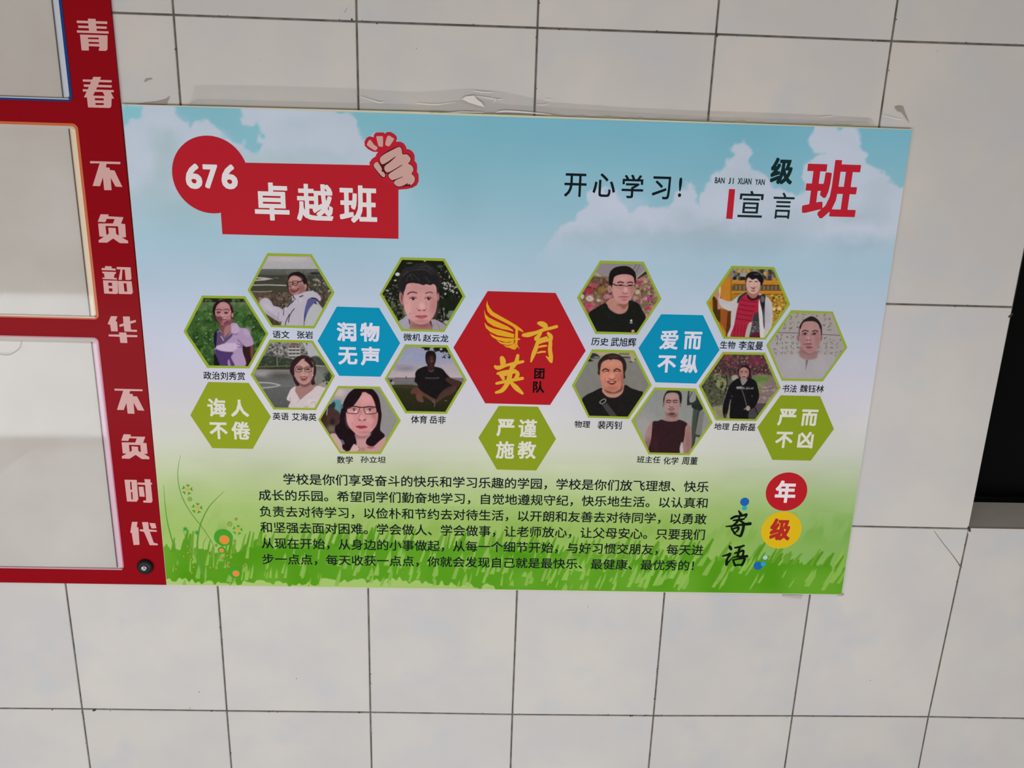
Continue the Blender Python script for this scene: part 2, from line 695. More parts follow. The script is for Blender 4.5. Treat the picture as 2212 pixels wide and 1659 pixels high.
TILE_A = (0.592, 0.556, 0.542)
TILE_B = (0.635, 0.594, 0.556)
TILE_C = (0.552, 0.553, 0.566)
TM = tile_material()


def noisy(name, c0, c1, scale, rough, spec=0.2, bump=0.2):
    m = bpy.data.materials.new(name)
    m.use_nodes = True
    nt = m.node_tree
    b = nt.nodes['Principled BSDF']
    g = nt.nodes.new('ShaderNodeNewGeometry')
    n = nt.nodes.new('ShaderNodeTexNoise'); n.inputs['Scale'].default_value = scale; n.inputs['Detail'].default_value = 5
    r = nt.nodes.new('ShaderNodeValToRGB')
    r.color_ramp.elements[0].position = 0.35; r.color_ramp.elements[0].color = (*c0, 1)
    r.color_ramp.elements[1].position = 0.68; r.color_ramp.elements[1].color = (*c1, 1)
    nt.links.new(g.outputs['Position'], n.inputs['Vector']); nt.links.new(n.outputs['Fac'], r.inputs[0])
    nt.links.new(r.outputs[0], b.inputs['Base Color'])
    b.inputs['Roughness'].default_value = rough; b.inputs['Specular IOR Level'].default_value = spec
    bp = nt.nodes.new('ShaderNodeBump'); bp.inputs['Strength'].default_value = bump; bp.inputs['Distance'].default_value = 0.001
    nt.links.new(n.outputs['Fac'], bp.inputs['Height']); nt.links.new(bp.outputs[0], b.inputs['Normal'])
    return m


GROUT = noisy('dirty_grout', (0.095, 0.081, 0.068), (0.185, 0.165, 0.145), 42, 0.9, 0.1, 0.5)


def boxes(name, lst, m, parent=None, label=None):
    v, f = [], []
    for (x0, x1, y0, y1, z0, z1) in lst:
        k = len(v)
        v += [(x, y, z) for z in (z0, z1) for (x, y) in ((x0, y0), (x1, y0), (x1, y1), (x0, y1))]
        f += [tuple(k + i for i in q) for q in ((3, 2, 1, 0), (4, 5, 6, 7), (0, 1, 5, 4), (1, 2, 6, 5), (2, 3, 7, 6), (3, 0, 4, 7))]
    return link(name, mesh(name, v, f), m, parent, label)


def structure(o, label=None):
    o['kind'] = 'structure'
    if label:
        o['label'] = label
    return o


XW0, XW1, XO0, XO1 = -1.8, 3.3, 1.5, 2.7
ZO0, ZO1 = 0.9, 2.25
G0, G1 = 0.0016, 0.24
wall = structure(boxes('wall_back', [(XW0, XO0, G0, G1, 0, 2.7), (XO1, XW1, G0, G1, 0, 2.7), (XO0, XO1, G0, G1, 0, ZO0 - 0.006), (XO0, XO1, G0, G1, ZO1, 2.7)], GROUT),
                 'back wall clad in large off-white glazed tiles with dark joints')
floor = structure(boxes('floor', [(XW0, XW1, -6.5, 0.0, -0.08, 0.0)], noisy('terrazzo', (0.42, 0.41, 0.39), (0.5, 0.49, 0.47), 60, 0.5)), 'pale terrazzo floor')

# measured drift of single tile corners (metres right, down), keyed by (column, row)
DR = {(0, 0): (-.0001, -.0001), (1, 0): (-.0004, .0001), (2, 0): (-.0003, -.0002), (3, 0): (0, -.0003), (4, 0): (-.0004, .0007),
      (-1, 3): (-.0006, -.0008), (0, 3): (-.0013, .0003), (1, 3): (-.001, .0003), (2, 3): (-.0008, .0021), (3, 3): (.0008, .0016),
      (4, 3): (.0003, -.0014), (5, 3): (-.003, -.0025), (5, 2): (.0022, .0015), (5, 1): (.0002, -.0001)}
J = 0.0016
rt = random.Random(3)


def tile(c, r):
    cor = []
    for (i, j, sx, sy) in ((c, r + 1, 1, -1), (c + 1, r + 1, -1, -1), (c + 1, r, -1, 1), (c, r, 1, 1)):
        dx, dy = DR.get((i, j), (0, 0))
        cor.append((i * 0.3 + dx + sx * J, j * 0.45 + dy + sy * J, sx, sy))
    z = rt.uniform(-0.0002, 0.0002)
    v, e = [], 0.0011
    for F, ins in ((G0, 0.0), (e + z, 0.0), (z, e)):
        for (a, d, sx, sy) in cor:
            v.append((a + sx * ins, F, Z0 - (d + sy * ins)))
    f = [(8, 9, 10, 11)]
    for k in (0, 4):
        for i in range(4):
            j = (i + 1) % 4
            f.append((k + i, k + j, k + 4 + j, k + 4 + i))
    o = link('tile', mesh('tile', v, f), TM, wall)
    return o


tiles = {}
for r in range(-2, 4):
    for c in range(-5, 10):
        if c >= 5 and c < 9 and r in (-1, 0, 1):
            continue
        tiles[(c, r)] = tile(c, r)

# hairline crack, chips and dirt on the tiles
dk = mat('joint_dirt', lin((70, 62, 55)), 0.9, 0.1)
fl = Flat(-0.0004)
fl.stroke([(2018, 1147, .8), (2036, 1172, 1.2), (2056, 1197, 1.4), (2074, 1222, 2.2)], 4)
fl.stroke([(2071, 1219, 2), (2076, 1225, 4)], 3)
fl.build('crack', mat('crack_line', lin((120, 112, 108)), .9, .1), wall, 'thin diagonal crack in the tile below the window corner')
fl = Flat(-0.0004)
g = random.Random(11)
for x, y, rr in ((1548, 74, 2.6), (1549, 78, 2.2), (744, 25, .9), (748, 20, .9), (747, 24, .8), (1545, 93, 1.0), (760, 42, 2.4), (814, 51, 1.6), (457, 1536, 1.5), (202, 1535, 2.0), (205, 1534, 1.8),
                 (430, 1495, .9), (900, 105, .9), (560, 130, .7), (2025, 110, .8), (2182, 683, 3.0), (2186, 679, 2.6), (2180, 684, 2.2), (776, 1539, 1.8), (1366, 1546, 1.6), (1362, 1547, 1.4), (1392, 1546, 1.2),
                 (2094, 1143, 2.8), (2095, 1147, 2.2), (2092, 1139, 2.0), (1414, 1510, 1.6), (1270, 1310, .8), (640, 1466, .8), (410, 1530, .8), (1880, 1470, .7), (2106, 1072, 1.6)):
    fl.disc(x, y, rr, 8)
for _ in range(230):                            # crumbs of dirt along the joints
    c, r = g.randrange(-1, 6), g.choice([0, 0, 1, 2, 3, 3])
    if g.random() < .5:
        X, D = g.uniform(-.5, 1.9), r * .45 + g.choice([-1, 1]) * (J + g.uniform(-.0003, .0004))
    else:
        X, D = c * .3 + g.choice([-1, 1]) * (J + g.uniform(-.0003, .0004)), g.uniform(-.15, 1.6)
    if X > 1.49 and D < .9:
        continue
    k = len(fl.v)
    q = g.uniform(.0005, .0011)
    fl.v += [Vector((X + q * g.uniform(.6, 1.6) * math.cos(t), -0.0004, Z0 - D + q * math.sin(t))) for t in (0, 1, 2.2, 3.3, 4.4, 5.4)]
    fl.f.append(tuple(range(k, k + 6)))
sp = fl.build('dirt_speck', dk, wall, 'dark specks of dirt and chipped glaze on the tile joints')
sp['kind'] = 'stuff'

# window with sill
SILL = noisy('sill_stone', (0.80, 0.82, 0.84), (0.85, 0.86, 0.86), 30, 0.4, 0.5)
win = bpy.data.objects.new('window_1', None); COL.objects.link(win); win.location = (0, 0, 0)
structure(win, 'dark window set back in the tiled wall above a grey stone sill')
boxes('sill_edge', [(XO0 + .0016, XO1, 0.0004, 0.0092, ZO0 - 0.012, ZO0 - 0.0002)], TM, win, 'pale tile edge along the front of the sill')
boxes('window_sill', [(XO0, XO1, 0.0094, 0.20, ZO0 - 0.006, ZO0 - 0.001)], SILL, win, 'grey stone window sill')
FRM = mat('window_frame_paint', (0.006, 0.006, 0.006), 0.6, 0.03)
boxes('window_frame', [(XO0, XO0 + .03, .131, .17, ZO0, ZO1), (XO1 - .04, XO1, .131, .17, ZO0, ZO1), (XO0, XO1, .131, .17, ZO0 - .001, ZO0 + .012),
                       (XO0, XO1, .131, .17, ZO1 - .05, ZO1), (XO0 + .58, XO0 + .63, .131, .17, ZO0, ZO1)], FRM, win, 'black window frame')
GL = mat('dark_glass', (0.005, 0.005, 0.005), 0.3, 0.02)
boxes('window_pane', [(XO0 + .03, XO0 + .58, .148, .154, ZO0 + .012, ZO1 - .05)], GL, win, 'dark window pane')
boxes('window_pane', [(XO0 + .63, XO1 - .04, .148, .154, ZO0 + .012, ZO1 - .05)], GL, win, 'dark window pane')
boxes('window_rail', [(XO0 + .03, XO1 - .04, .156, .162, ZO0 + .20, ZO0 + .222), (XO0 + .03, XO1 - .04, .156, .162, ZO0 + .34, ZO0 + .362)],
      mat('rail', (0.010, 0.011, 0.011), .4, .15), win, 'faint dark rail behind the glass')

# ------------------------------------------------------------------ red notice board at the left
F_B = -0.0060
bx1 = float(plane(359.5, 1263, F_B)[0])
bd1 = float(plane(200, 1261.5, F_B)[1])
RED = mat('red_acrylic', alb((132, 13, 23)), 0.16, 0.02)


def rect_pl(name, x0, x1, d0, d1, F0, F1, m, parent=None, label=None, bevel=0):
    o = boxes(name, [(x0, x1, F0, F1, Z0 - d1, Z0 - d0)], m, parent, label)
    if bevel:
        b = o.modifiers.new('bevel', 'BEVEL'); b.width = bevel; b.segments = 2
    return o


board = rect_pl('notice_board', -1.55, bx1, -0.55, bd1, F_B, -0.0004, RED, bevel=0.0008)
thing(board, 'red acrylic notice board with white characters down its right edge and clear paper pockets', 'notice board')


def rrect(x0, x1, d0, d1, r, n=6):
    out = []
    for (cx, cy, a0) in ((x1 - r, d0 + r, -90), (x1 - r, d1 - r, 0), (x0 + r, d1 - r, 90), (x0 + r, d0 + r, 180)):
        for i in range(n + 1):
            t = math.radians(a0 + 90 * i / n)
            out.append((cx + r * math.cos(t), cy + r * math.sin(t)))
    return out


def plane_poly(name, loops, F, m, parent, label=None, F1=None):
    vs_, tris = tess(loops)
    v = [(p.x, F, Z0 - p.y) for p in vs_]
    f = []
    for t in tris:
        a, b, c = (vs_[i] for i in t)
        cr = (b.x - a.x) * (c.y - a.y) - (b.y - a.y) * (c.x - a.x)
        if abs(cr) > 1e-12:
            f.append(tuple(t) if cr < 0 else tuple(t[::-1]))
    if F1 is not None:
        n = len(v)
        v += [(a, F1, c) for (a, _, c) in v]
        k = 0
        for lp in loops:
            m_ = len(lp)
            for i in range(m_):
                j = (i + 1) % m_
                f.append((k + i, k + j, k + j + n, k + i + n))
            k += m_
    return link(name, mesh(name, v, f), m, parent, label)


def clear_mat(name, tint=(1, 1, 1), fac=0.05, rough=0.06, base=None, cover=0.0):
    m = bpy.data.materials.new(name)
    m.use_nodes = True
    nt = m.node_tree
    nt.nodes.clear()
    out = nt.nodes.new('ShaderNodeOutputMaterial')
    tr = nt.nodes.new('ShaderNodeBsdfTransparent'); tr.inputs[0].default_value = (*tint, 1)
    gl = nt.nodes.new('ShaderNodeBsdfGlossy'); gl.inputs['Roughness'].default_value = rough
    fr = nt.nodes.new('ShaderNodeFresnel'); fr.inputs[0].default_value = 1.0 + fac * 6
    mx = nt.nodes.new('ShaderNodeMixShader')
    nt.links.new(fr.outputs[0], mx.inputs[0]); nt.links.new(tr.outputs[0], mx.inputs[1]); nt.links.new(gl.outputs[0], mx.inputs[2])
    last = mx
    if cover:
        df = nt.nodes.new('ShaderNodeBsdfDiffuse'); df.inputs[0].default_value = (*[float(q) for q in base], 1)
        m2 = nt.nodes.new('ShaderNodeMixShader'); m2.inputs[0].default_value = cover
        nt.links.new(mx.outputs[0], m2.inputs[1]); nt.links.new(df.outputs[0], m2.inputs[2])
        last = m2
    nt.links.new(last.outputs[0], out.inputs[0])
    return m


CLEAR = clear_mat('clear_acrylic', fac=0.05, rough=0.05)
SHEET = noisy('white_sheet', alb((176, 168, 160)), alb((186, 179, 173)), 5, 0.6, 0.1, 0.0)
pockets = [('blue', (22, 62, 125), (0, -80), (158, 220), 1.0), ('orange', (205, 105, 62), (171, 267), (215, 690), 1.0), ('pink', (196, 120, 140), (216, 729), (269, 1230), 1.0)]
PXL = float(plane(240, 700, F_B)[0]) - 0.44
for nm, colr, tr_, br_, _ in pockets:
    xr = float(plane(*br_, F_B)[0])
    d1 = float(plane(*br_, F_B)[1])
    d0 = float(plane(*tr_, F_B)[1]) if nm != 'blue' else -0.35
    bw = 0.0045 if nm != 'pink' else 0.0022
    outer = rrect(PXL, xr, d0, d1, 0.009)
    inner = rrect(PXL + bw, xr - bw, d0 + bw, d1 - bw, 0.006)
    fr = plane_poly('pocket_frame', [outer, inner[::-1]], F_B - 0.0012, mat('pocket_' + nm, lin(colr), 0.3, 0.25), board, nm + ' edging of a clear paper pocket', F1=F_B + 0.0002)
    plane_poly('backing_sheet', [inner], F_B - 0.0004, SHEET, fr, 'blank white sheet inside the pocket')
    # bent side wall of the clear cover and its fold line
    rect_pl('cover_fold', xr - bw - 0.0105, xr - bw - 0.0098, d0 + 0.009, d1 - 0.006, F_B - 0.0042, F_B - 0.0005, mat('fold_line', lin((112, 104, 98)), .5, .2), fr, 'thin grey fold line of the clear cover')
    side = {'blue': (188, 192, 200), 'orange': (216, 196, 172), 'pink': (205, 170, 182)}[nm]
    plane_poly('cover_edge', [[(xr - bw - 0.0098, d0 + bw + .002), (xr - bw - .0004, d0 + bw + .006), (xr - bw - .0004, d1 - bw - .005), (xr - bw - 0.0098, d1 - bw - .001)]], F_B - 0.0008, mat('edge_' + nm, alb(side), .4, .3), fr, 'bent right edge of the clear cover')
    rect_pl('cover_lip', PXL + .01, xr - bw - .001, d1 - bw - 0.0008, d1 - bw + 0.0012, F_B - 0.0042, F_B - 0.001, mat('lip_' + nm, alb(side), .3, .3), fr, 'folded bottom lip of the clear cover')
    rect_pl('clear_cover', PXL + .008, xr - bw - .001, d0 + .01, d1 - bw, F_B - 0.0058, F_B - 0.0046, CLEAR, fr, 'clear acrylic front of the pocket')
    # thumb notch at the top of the front
    if nm == 'pink':
        f2 = Flat(F_B - 0.0060)
        f2.stroke([(-8, 764, 1.2), (6, 766, 1.2), (18, 767, 1.3), (30, 762, 1.2), (42, 752, 1), (47, 736, .8)], 5)
        f2.build('thumb_notch', mat('notch', lin((150, 142, 136)), .4, .3), fr, 'curved thumb notch')

# characters on the board, traced stroke by stroke
CH = mat('board_lettering', alb((196, 152, 148)), 0.4, 0.2)
FL = F_B - 0.0003


def glyph(org, sc, *shapes):
    f_ = Flat(FL, org, sc)
    for s_ in shapes:
        if isinstance(s_[0][0], (tuple, list)):
            f_.poly(*s_)
        else:
            f_.poly(s_)
    return f_.build('lettering', CH, board)


S1 = 5.53
glyph((0, 0), S1, [(1050, 222), (1142, 225), (1147, 300), (1158, 382), (1065, 378), (1056, 300)], [(915, 245), (1282, 257), (1282, 287), (918, 275)], [(932, 305), (1275, 317), (1275, 345), (935, 333)],
      [(917, 362), (1297, 374), (1298, 402), (920, 390)],
      [[(955, 412), (1285, 422), (1284, 590), (1265, 608), (1182, 606), (1180, 580), (1190, 575), (1188, 557), (1060, 551), (1062, 604), (975, 602)], [(1050, 448), (1178, 450), (1180, 470), (1052, 467)], [(1058, 500), (1183, 505), (1184, 525), (1060, 522)]])
glyph((0, 0), S1, [(988, 948), (1335, 958), (1333, 985), (990, 975)], [(1000, 1008), (1335, 1018), (1335, 1046), (1003, 1037)], [(988, 1065), (1360, 1076), (1358, 1102), (990, 1093)],
      [(1115, 918), (1208, 920), (1150, 1065), (1110, 1145), (1108, 1165), (1002, 1163), (1040, 1085)], [(1225, 1095), (1322, 1098), (1363, 1178), (1265, 1172), (1245, 1135)],
      [[(1036, 1140), (1335, 1148), (1330, 1272), (1312, 1290), (1052, 1283)], [(1132, 1172), (1238, 1175), (1240, 1200), (1134, 1198)], [(1138, 1230), (1238, 1232), (1240, 1255), (1142, 1254)]])
BU = [(1075, 265), (1438, 275), (1437, 303), (1273, 298), (1265, 340), (1310, 345), (1312, 372), (1368, 378), (1462, 575), (1380, 570), (1322, 465), (1333, 613), (1245, 612), (1230, 460), (1195, 565), (1107, 562), (1190, 292), (1077, 292)]
glyph((0, 300), S1, BU)
glyph((0, 300), S1, [[(1202, 900), (1298, 903), (1293, 925), (1475, 935), (1447, 1012), (1495, 1018), (1505, 1175), (1455, 1178), (1530, 1218), (1530, 1248), (1430, 1245), (1352, 1190), (1280, 1240), (1180, 1238), (1178, 1210), (1240, 1170),
      (1188, 1165), (1172, 1010), (1350, 1010), (1370, 958), (1275, 955), (1258, 995), (1167, 990)], [(1260, 1040), (1410, 1045), (1420, 1155), (1388, 1135), (1382, 1065), (1293, 1060), (1300, 1130), (1272, 1150)]])
glyph((0, 300), S1, [(1255, 1520), (1333, 1523), (1335, 1547), (1382, 1550), (1382, 1574), (1214, 1567), (1214, 1543), (1255, 1543)],
      [(1222, 1584), (1385, 1590), (1385, 1613), (1370, 1613), (1360, 1660), (1395, 1662), (1395, 1682), (1225, 1674), (1222, 1657), (1250, 1658), (1243, 1607), (1224, 1606)],
      [(1393, 1530), (1560, 1535), (1572, 1672), (1555, 1686), (1500, 1684), (1500, 1668), (1490, 1562), (1462, 1560), (1455, 1684), (1415, 1683), (1440, 1560), (1395, 1557)],
      [[(1230, 1689), (1405, 1694), (1412, 1839), (1392, 1854), (1245, 1847)], [(1293, 1717), (1338, 1719), (1340, 1757), (1296, 1755)], [(1300, 1784), (1342, 1786), (1344, 1824), (1303, 1822)]],
      [[(1408, 1697), (1572, 1701), (1588, 1834), (1572, 1856), (1420, 1852)], [(1475, 1724), (1510, 1725), (1520, 1824), (1487, 1824)]])
glyph((0, 600), S1, [(1325, 458), (1402, 460), (1380, 520), (1398, 525), (1408, 640), (1328, 640), (1315, 560), (1285, 555)],
      [(1468, 462), (1550, 463), (1555, 520), (1622, 503), (1624, 530), (1558, 550), (1565, 620), (1635, 622), (1637, 647), (1487, 642), (1478, 575), (1428, 588), (1425, 560), (1475, 545)],
      [(1297, 677), (1425, 678), (1422, 652), (1508, 655), (1512, 682), (1642, 686), (1640, 710), (1515, 708), (1522, 780), (1438, 778), (1428, 705), (1298, 700)])
glyph((0, 600), S1, [(1367, 1325), (1703, 1333), (1702, 1355), (1555, 1353), (1545, 1385), (1585, 1390), (1588, 1415), (1637, 1418), (1725, 1588), (1645, 1583), (1595, 1490), (1607, 1625), (1525, 1622), (1510, 1495), (1478, 1580), (1397, 1578), (1472, 1350), (1368, 1347)])
S2 = 4.1475
glyph((0, 900), S2, [[(1108, 157), (1172, 160), (1170, 178), (1302, 180), (1282, 235), (1312, 237), (1322, 332), (1290, 335), (1338, 362), (1338, 382), (1270, 380), (1215, 342), (1160, 378), (1092, 375), (1092, 355), (1135, 332), (1100, 328), (1090, 230), (1212, 232), (1225, 195), (1160, 193), (1148, 218), (1087, 215)],
      [(1155, 252), (1258, 255), (1262, 320), (1240, 308), (1236, 270), (1178, 265), (1182, 305), (1162, 318)]])
glyph((0, 900), S2, [[(1115, 565), (1225, 567), (1240, 740), (1225, 762), (1138, 760)], [(1165, 583), (1177, 583), (1183, 655), (1169, 655)], [(1173, 675), (1186, 675), (1190, 742), (1178, 742)]],
      [(1232, 590), (1298, 592), (1293, 560), (1347, 562), (1350, 592), (1362, 593), (1362, 608), (1352, 608), (1367, 755), (1355, 772), (1285, 770), (1283, 752), (1310, 750), (1300, 612), (1232, 608)], [(1242, 628), (1285, 628), (1297, 718), (1250, 716)])
glyph((0, 900), S2, [(1182, 943), (1232, 943), (1225, 990), (1240, 992), (1250, 1148), (1197, 1150), (1180, 1042), (1167, 1040)],
      [(1272, 945), (1327, 945), (1335, 1010), (1405, 1018), (1405, 1032), (1342, 1030), (1378, 1130), (1413, 1138), (1415, 1152), (1342, 1152), (1290, 1032), (1252, 1025), (1252, 1010), (1285, 1010)], [(1338, 953), (1390, 955), (1402, 1000), (1358, 1002)])


# black screw cap with its screw
def lathe(name, prof, cx, cz, m, parent, label=None, n=40):
    """prof: (radius, F) from the wall outwards"""
    v, f = [], []
    for r_, F in prof:
        for i in range(n):
            t = 2 * math.pi * i / n
            v.append((cx + r_ * math.cos(t), F, cz + r_ * math.sin(t)))
    for k in range(len(prof) - 1):
        for i in range(n):
            j = (i + 1) % n
            f.append((k * n + i, k * n + j, (k + 1) * n + j, (k + 1) * n + i))
    f.append(tuple((len(prof) - 1) * n + i for i in range(n)))
    o = link(name, mesh(name, v, f), m, parent, label)
    for p_ in o.data.polygons:
        p_.use_smooth = True
    return o


c_, d_ = plane(311.5, 1227, F_B - .008)
c_, d_ = float(c_), float(d_)
BLK = mat('black_plastic', (0.010, 0.010, 0.010), 0.45, 0.25)
cap = lathe('screw_cap', [(.0150, F_B), (.0155, F_B - .003), (.0150, F_B - .006), (.0125, F_B - .0088), (.0085, F_B - .0098), (.0062, F_B - .0095), (.0058, F_B - .0080)], c_, Z0 - d_, BLK, board, 'round black screw cap in the lower right corner')
scw = lathe('screw', [(.0052, F_B - .0078), (.0052, F_B - .0094), (.0042, F_B - .0102)], c_ - .0002, Z0 - d_ - .0002, mat('zinc', (.62, .61, .60), .35, .5, .35), cap, 'small silver cross-head screw')
fs = Flat(F_B - .0104)
fs.stroke([(308.5, 1224.5, 1.4), (314.5, 1229.5, 1.4)], 1).stroke([(313, 1224.5, 1.4), (310, 1229.5, 1.4)], 1)
fs.build('screw_slot', dk, cap)

# ------------------------------------------------------------------ the class poster
F_P = -0.0062
L1, L2, L3, L4 = F_P - .00015, F_P - .0003, F_P - .00045, F_P - .0006
TL, TR, BR, BL = (263.8, 226.2), (1970.5, 280.5), (1817.5, 1284), (360.3, 1263)
poster = slab('poster', [(263, 224.8), (900, 241.2), (1971, 278.8), (1818, 1285.2), (359.8, 1264)], F_P, -0.0006,
              mat('foam_board', alb((190, 187, 165)), 0.7, 0.1))
thing(poster, 'wide colourful printed class poster with blue sky, green meadow and hexagonal portraits', 'poster')
PM = print_mat()


def bil(nu, nv, u0=0, u1=1, v0=0, v1=1):
    u, v = np.meshgrid(np.linspace(u0, u1, nu), np.linspace(v0, v1, nv))
    cs = [np.array(plane(*q, F_P)).astype(float) for q in (TL, TR, BR, BL)]
    a = sum(w[..., None] * c for w, c in zip(((1 - u) * (1 - v), u * (1 - v), u * v, (1 - u) * v), cs))
    # back to px
    A = np.stack([a[..., 0], a[..., 1], np.full(u.shape, F_P)], -1) @ RM.T + TV
    return u, v, W_PX / 2 + FPX * A[..., 0] / A[..., 2], H_PX / 2 + FPX * A[..., 1] / A[..., 2]


STOPS = [(0, (118, 174, 192)), (.08, (127, 176, 192)), (.16, (140, 179, 195)), (.26, (157, 184, 201)), (.36, (175, 188, 205)), (.46, (188, 190, 206)), (.54, (194, 191, 201)), (.60, (197, 194, 195)),
         (.66, (193, 194, 182)), (.71, (180, 187, 156)), (.76, (164, 181, 126)), (.81, (148, 174, 99)), (.87, (138, 169, 82)), (.93, (141, 171, 85)), (1.01, (146, 174, 92))]


def sky_color(u, v):
    xs = [s_[0] for s_ in STOPS]
    C = np.stack([np.interp(v, xs, [s_[1][k] for s_ in STOPS]) for k in range(3)], -1)
    # the sheet is a little warmer towards the left foot and deeper towards the right head
    t = np.clip((v - .62) / .3, 0, 1)[..., None]
    C = C + t * ((1 - u) ** 2)[..., None] * np.array([12, 8, 16]) - t * np.clip(u - .72, 0, 1)[..., None] * np.array([70, 28, 0])
    t = np.clip(1 - v / .3, 0, 1)[..., None]
    C = C + t * (np.exp(-((u - .05) / .25) ** 2))[..., None] * np.array([14, 8, 0]) + t * (np.exp(-((u - .8) / .25) ** 2))[..., None] * np.array([-6, -4, -2])
    return C


VSPLIT = .80
u, v, PX, PY = bil(700, 330, 0, 1, 0, VSPLIT)
dX = PX + (fnoise(PX, PY, 26, 2, 3) - .5) * 34
dY = PY + (fnoise(PX, PY, 26, 9, 3) - .5) * 34
cv = Cv(dX, dY, (0, 0, 0), b=6)
cv.C = sky_color(u, v)
base = cv.C.copy()
WH = (178, 189, 204)
# left cloud bank
cvL = Cv(dX, dY, (0, 0, 0), b=8); cvL.C = base.copy()
cvL.p([(225, 190), (560, 200), (762, 240), (775, 262), (782, 292), (835, 298), (872, 330), (884, 400), (905, 440), (880, 520), (700, 540), (480, 505), (400, 480), (330, 500), (230, 560), (200, 400)], WH, sm=False)
cvL.p([(262, 220), (308, 226), (303, 243), (292, 258), (278, 262), (272, 276), (262, 272)], (128, 184, 196), sm=False)
cvL.p([(374, 215), (520, 220), (518, 250), (530, 268), (550, 272), (567, 285), (566, 316), (545, 328), (528, 320), (526, 312), (505, 314), (488, 303), (480, 286), (466, 270), (448, 258), (432, 262), (413, 274), (400, 262), (388, 246), (380, 240)], (125, 176, 190), sm=False)
for (x, y, rx, ry, a_) in ((350, 300, 40, 30, .5), (360, 350, 30, 60, .6), (330, 440, 50, 35, .5), (600, 345, 60, 20, .5), (520, 350, 40, 30, .4), (455, 430, 70, 40, .55), (640, 270, 40, 20, .3), (380, 470, 70, 30, .6), (700, 340, 60, 18, .35), (560, 500, 120, 22, .35), (330, 395, 30, 30, .4)):
    cvL.e(x, y, rx, ry, (158, 180, 186), b=26, a=a_)
for (x, y, rx, ry, a_) in ((445, 300, 40, 24, .5), (300, 330, 30, 50, .4), (620, 240, 60, 30, .4), (360, 265, 40, 22, .4), (720, 300, 60, 30, .3)):
    cvL.e(x, y, rx, ry, (184, 193, 209), b=26, a=a_)
f_ = np.clip((510 - PY) / 110, 0, 1)[..., None]
f_ = np.where(PX[..., None] > 690, np.clip((500 - PY) / 150, 0, 1)[..., None], f_)
xf = np.clip((915 - PX) / 90, 0, 1)[..., None]
cv.C = base * (1 - f_ * xf) + cvL.C * f_ * xf
# right cloud bank
cvR = Cv(dX, dY, (0, 0, 0), b=7); cvR.C = cv.C.copy()
cvR.p([(1140, 600), (1165, 545), (1210, 492), (1240, 478), (1263, 449), (1268, 425), (1280, 412), (1307, 404), (1331, 412), (1345, 440), (1361, 455), (1388, 447), (1402, 438), (1440, 442), (1455, 425), (1466, 408), (1483, 399), (1498, 412), (1512, 436),
       (1519, 412), (1538, 382), (1560, 367), (1567, 346), (1584, 335), (1583, 316), (1594, 302), (1609, 301), (1622, 316), (1625, 334), (1618, 354), (1640, 378), (1660, 385), (1687, 403), (1698, 420), (1720, 424), (1732, 412),
       (1727, 375), (1736, 348), (1752, 343), (1782, 342), (1750, 325), (1744, 304), (1752, 292), (1766, 270), (1853, 272), (1861, 302), (1865, 318), (1876, 328), (1874, 354), (1886, 362), (1910, 365), (1916, 392), (1932, 402), (1965, 412), (1990, 600)], (180, 190, 206), sm=False)
for (x, y, rx, ry, a_) in ((1400, 520, 160, 24, .5), (1500, 495, 60, 20, .6), (1620, 520, 120, 26, .6), (1480, 470, 30, 20, .3), (1850, 465, 50, 14, .5), (1850, 535, 70, 22, .65), (1900, 420, 30, 40, .25), (1700, 480, 60, 18, .4), (1600, 400, 30, 40, .25), (1250, 520, 60, 16, .35), (1560, 540, 140, 20, .4), (1340, 490, 40, 18, .4)):
    cvR.e(x, y, rx, ry, (152, 172, 184), b=30, a=a_)
for (x, y, rx, ry, a_) in ((1340, 440, 50, 24, .4), (1420, 480, 70, 16, .35), (1580, 440, 60, 30, .35), (1870, 500, 60, 16, .4), (1800, 330, 40, 30, .3)):
    cvR.e(x, y, rx, ry, (190, 193, 212), b=26, a=a_)
f_ = np.clip((585 - PY) / 90, 0, 1)[..., None] * np.clip((PX - 1130) / 60, 0, 1)[..., None]
cv.C = cv.C * (1 - f_) + cvR.C * f_
cv.C += ((fnoise(PX, PY, 150, 4, 2) - .5) * 9)[..., None]
# pale meadow haze bands
I = (v > .70)
cv.C[I] += ((fnoise(PX[I] * .5, PY[I], 40, 6, 2) - .5) * 10)[..., None]
grid_mesh('sky_print', PX, PY, cv.C, L1, PM, poster, 'printed pale blue sky with white clouds')

# meadow
u, v, PX, PY = bil(1300, 200, 0, 1, VSPLIT, 1)
cv = Cv(PX, PY, (0, 0, 0), b=1.6)
cv.C = sky_color(u, v)
# olive drift of grass tips in the middle
m_ = np.clip((fnoise(PX + PY * .4, PY * .35, 26, 3, 3) - .48) / .14, 0, 1) * np.clip((PY - 1078 - 16 * vnoise(PX, PY, 20, 6)) / 60, 0, 1) * np.clip((1180 - PY) / 30, 0, 1)
cv.C -= m_[..., None] * np.array([12, 8, 14])
g = random.Random(5)
GR, GR2 = np.array((84, 143, 28)), np.array((98, 146, 46))


def edge_y(x):
    t = np.interp(x, [340, 400, 470, 560, 640, 720, 860, 980, 1060, 1150, 1260, 1400, 1500, 1600, 1700, 1830], [1185, 1186, 1200, 1172, 1178, 1176, 1176, 1184, 1180, 1192, 1196, 1205, 1205, 1205, 1212, 1222])
    return t


def foot_y(x):
    return np.interp(x, [340, 420, 500, 600, 750, 850, 980, 1060, 1160, 1830], [1250, 1255, 1258, 1258, 1256, 1252, 1262, 1268, 1300, 1330])


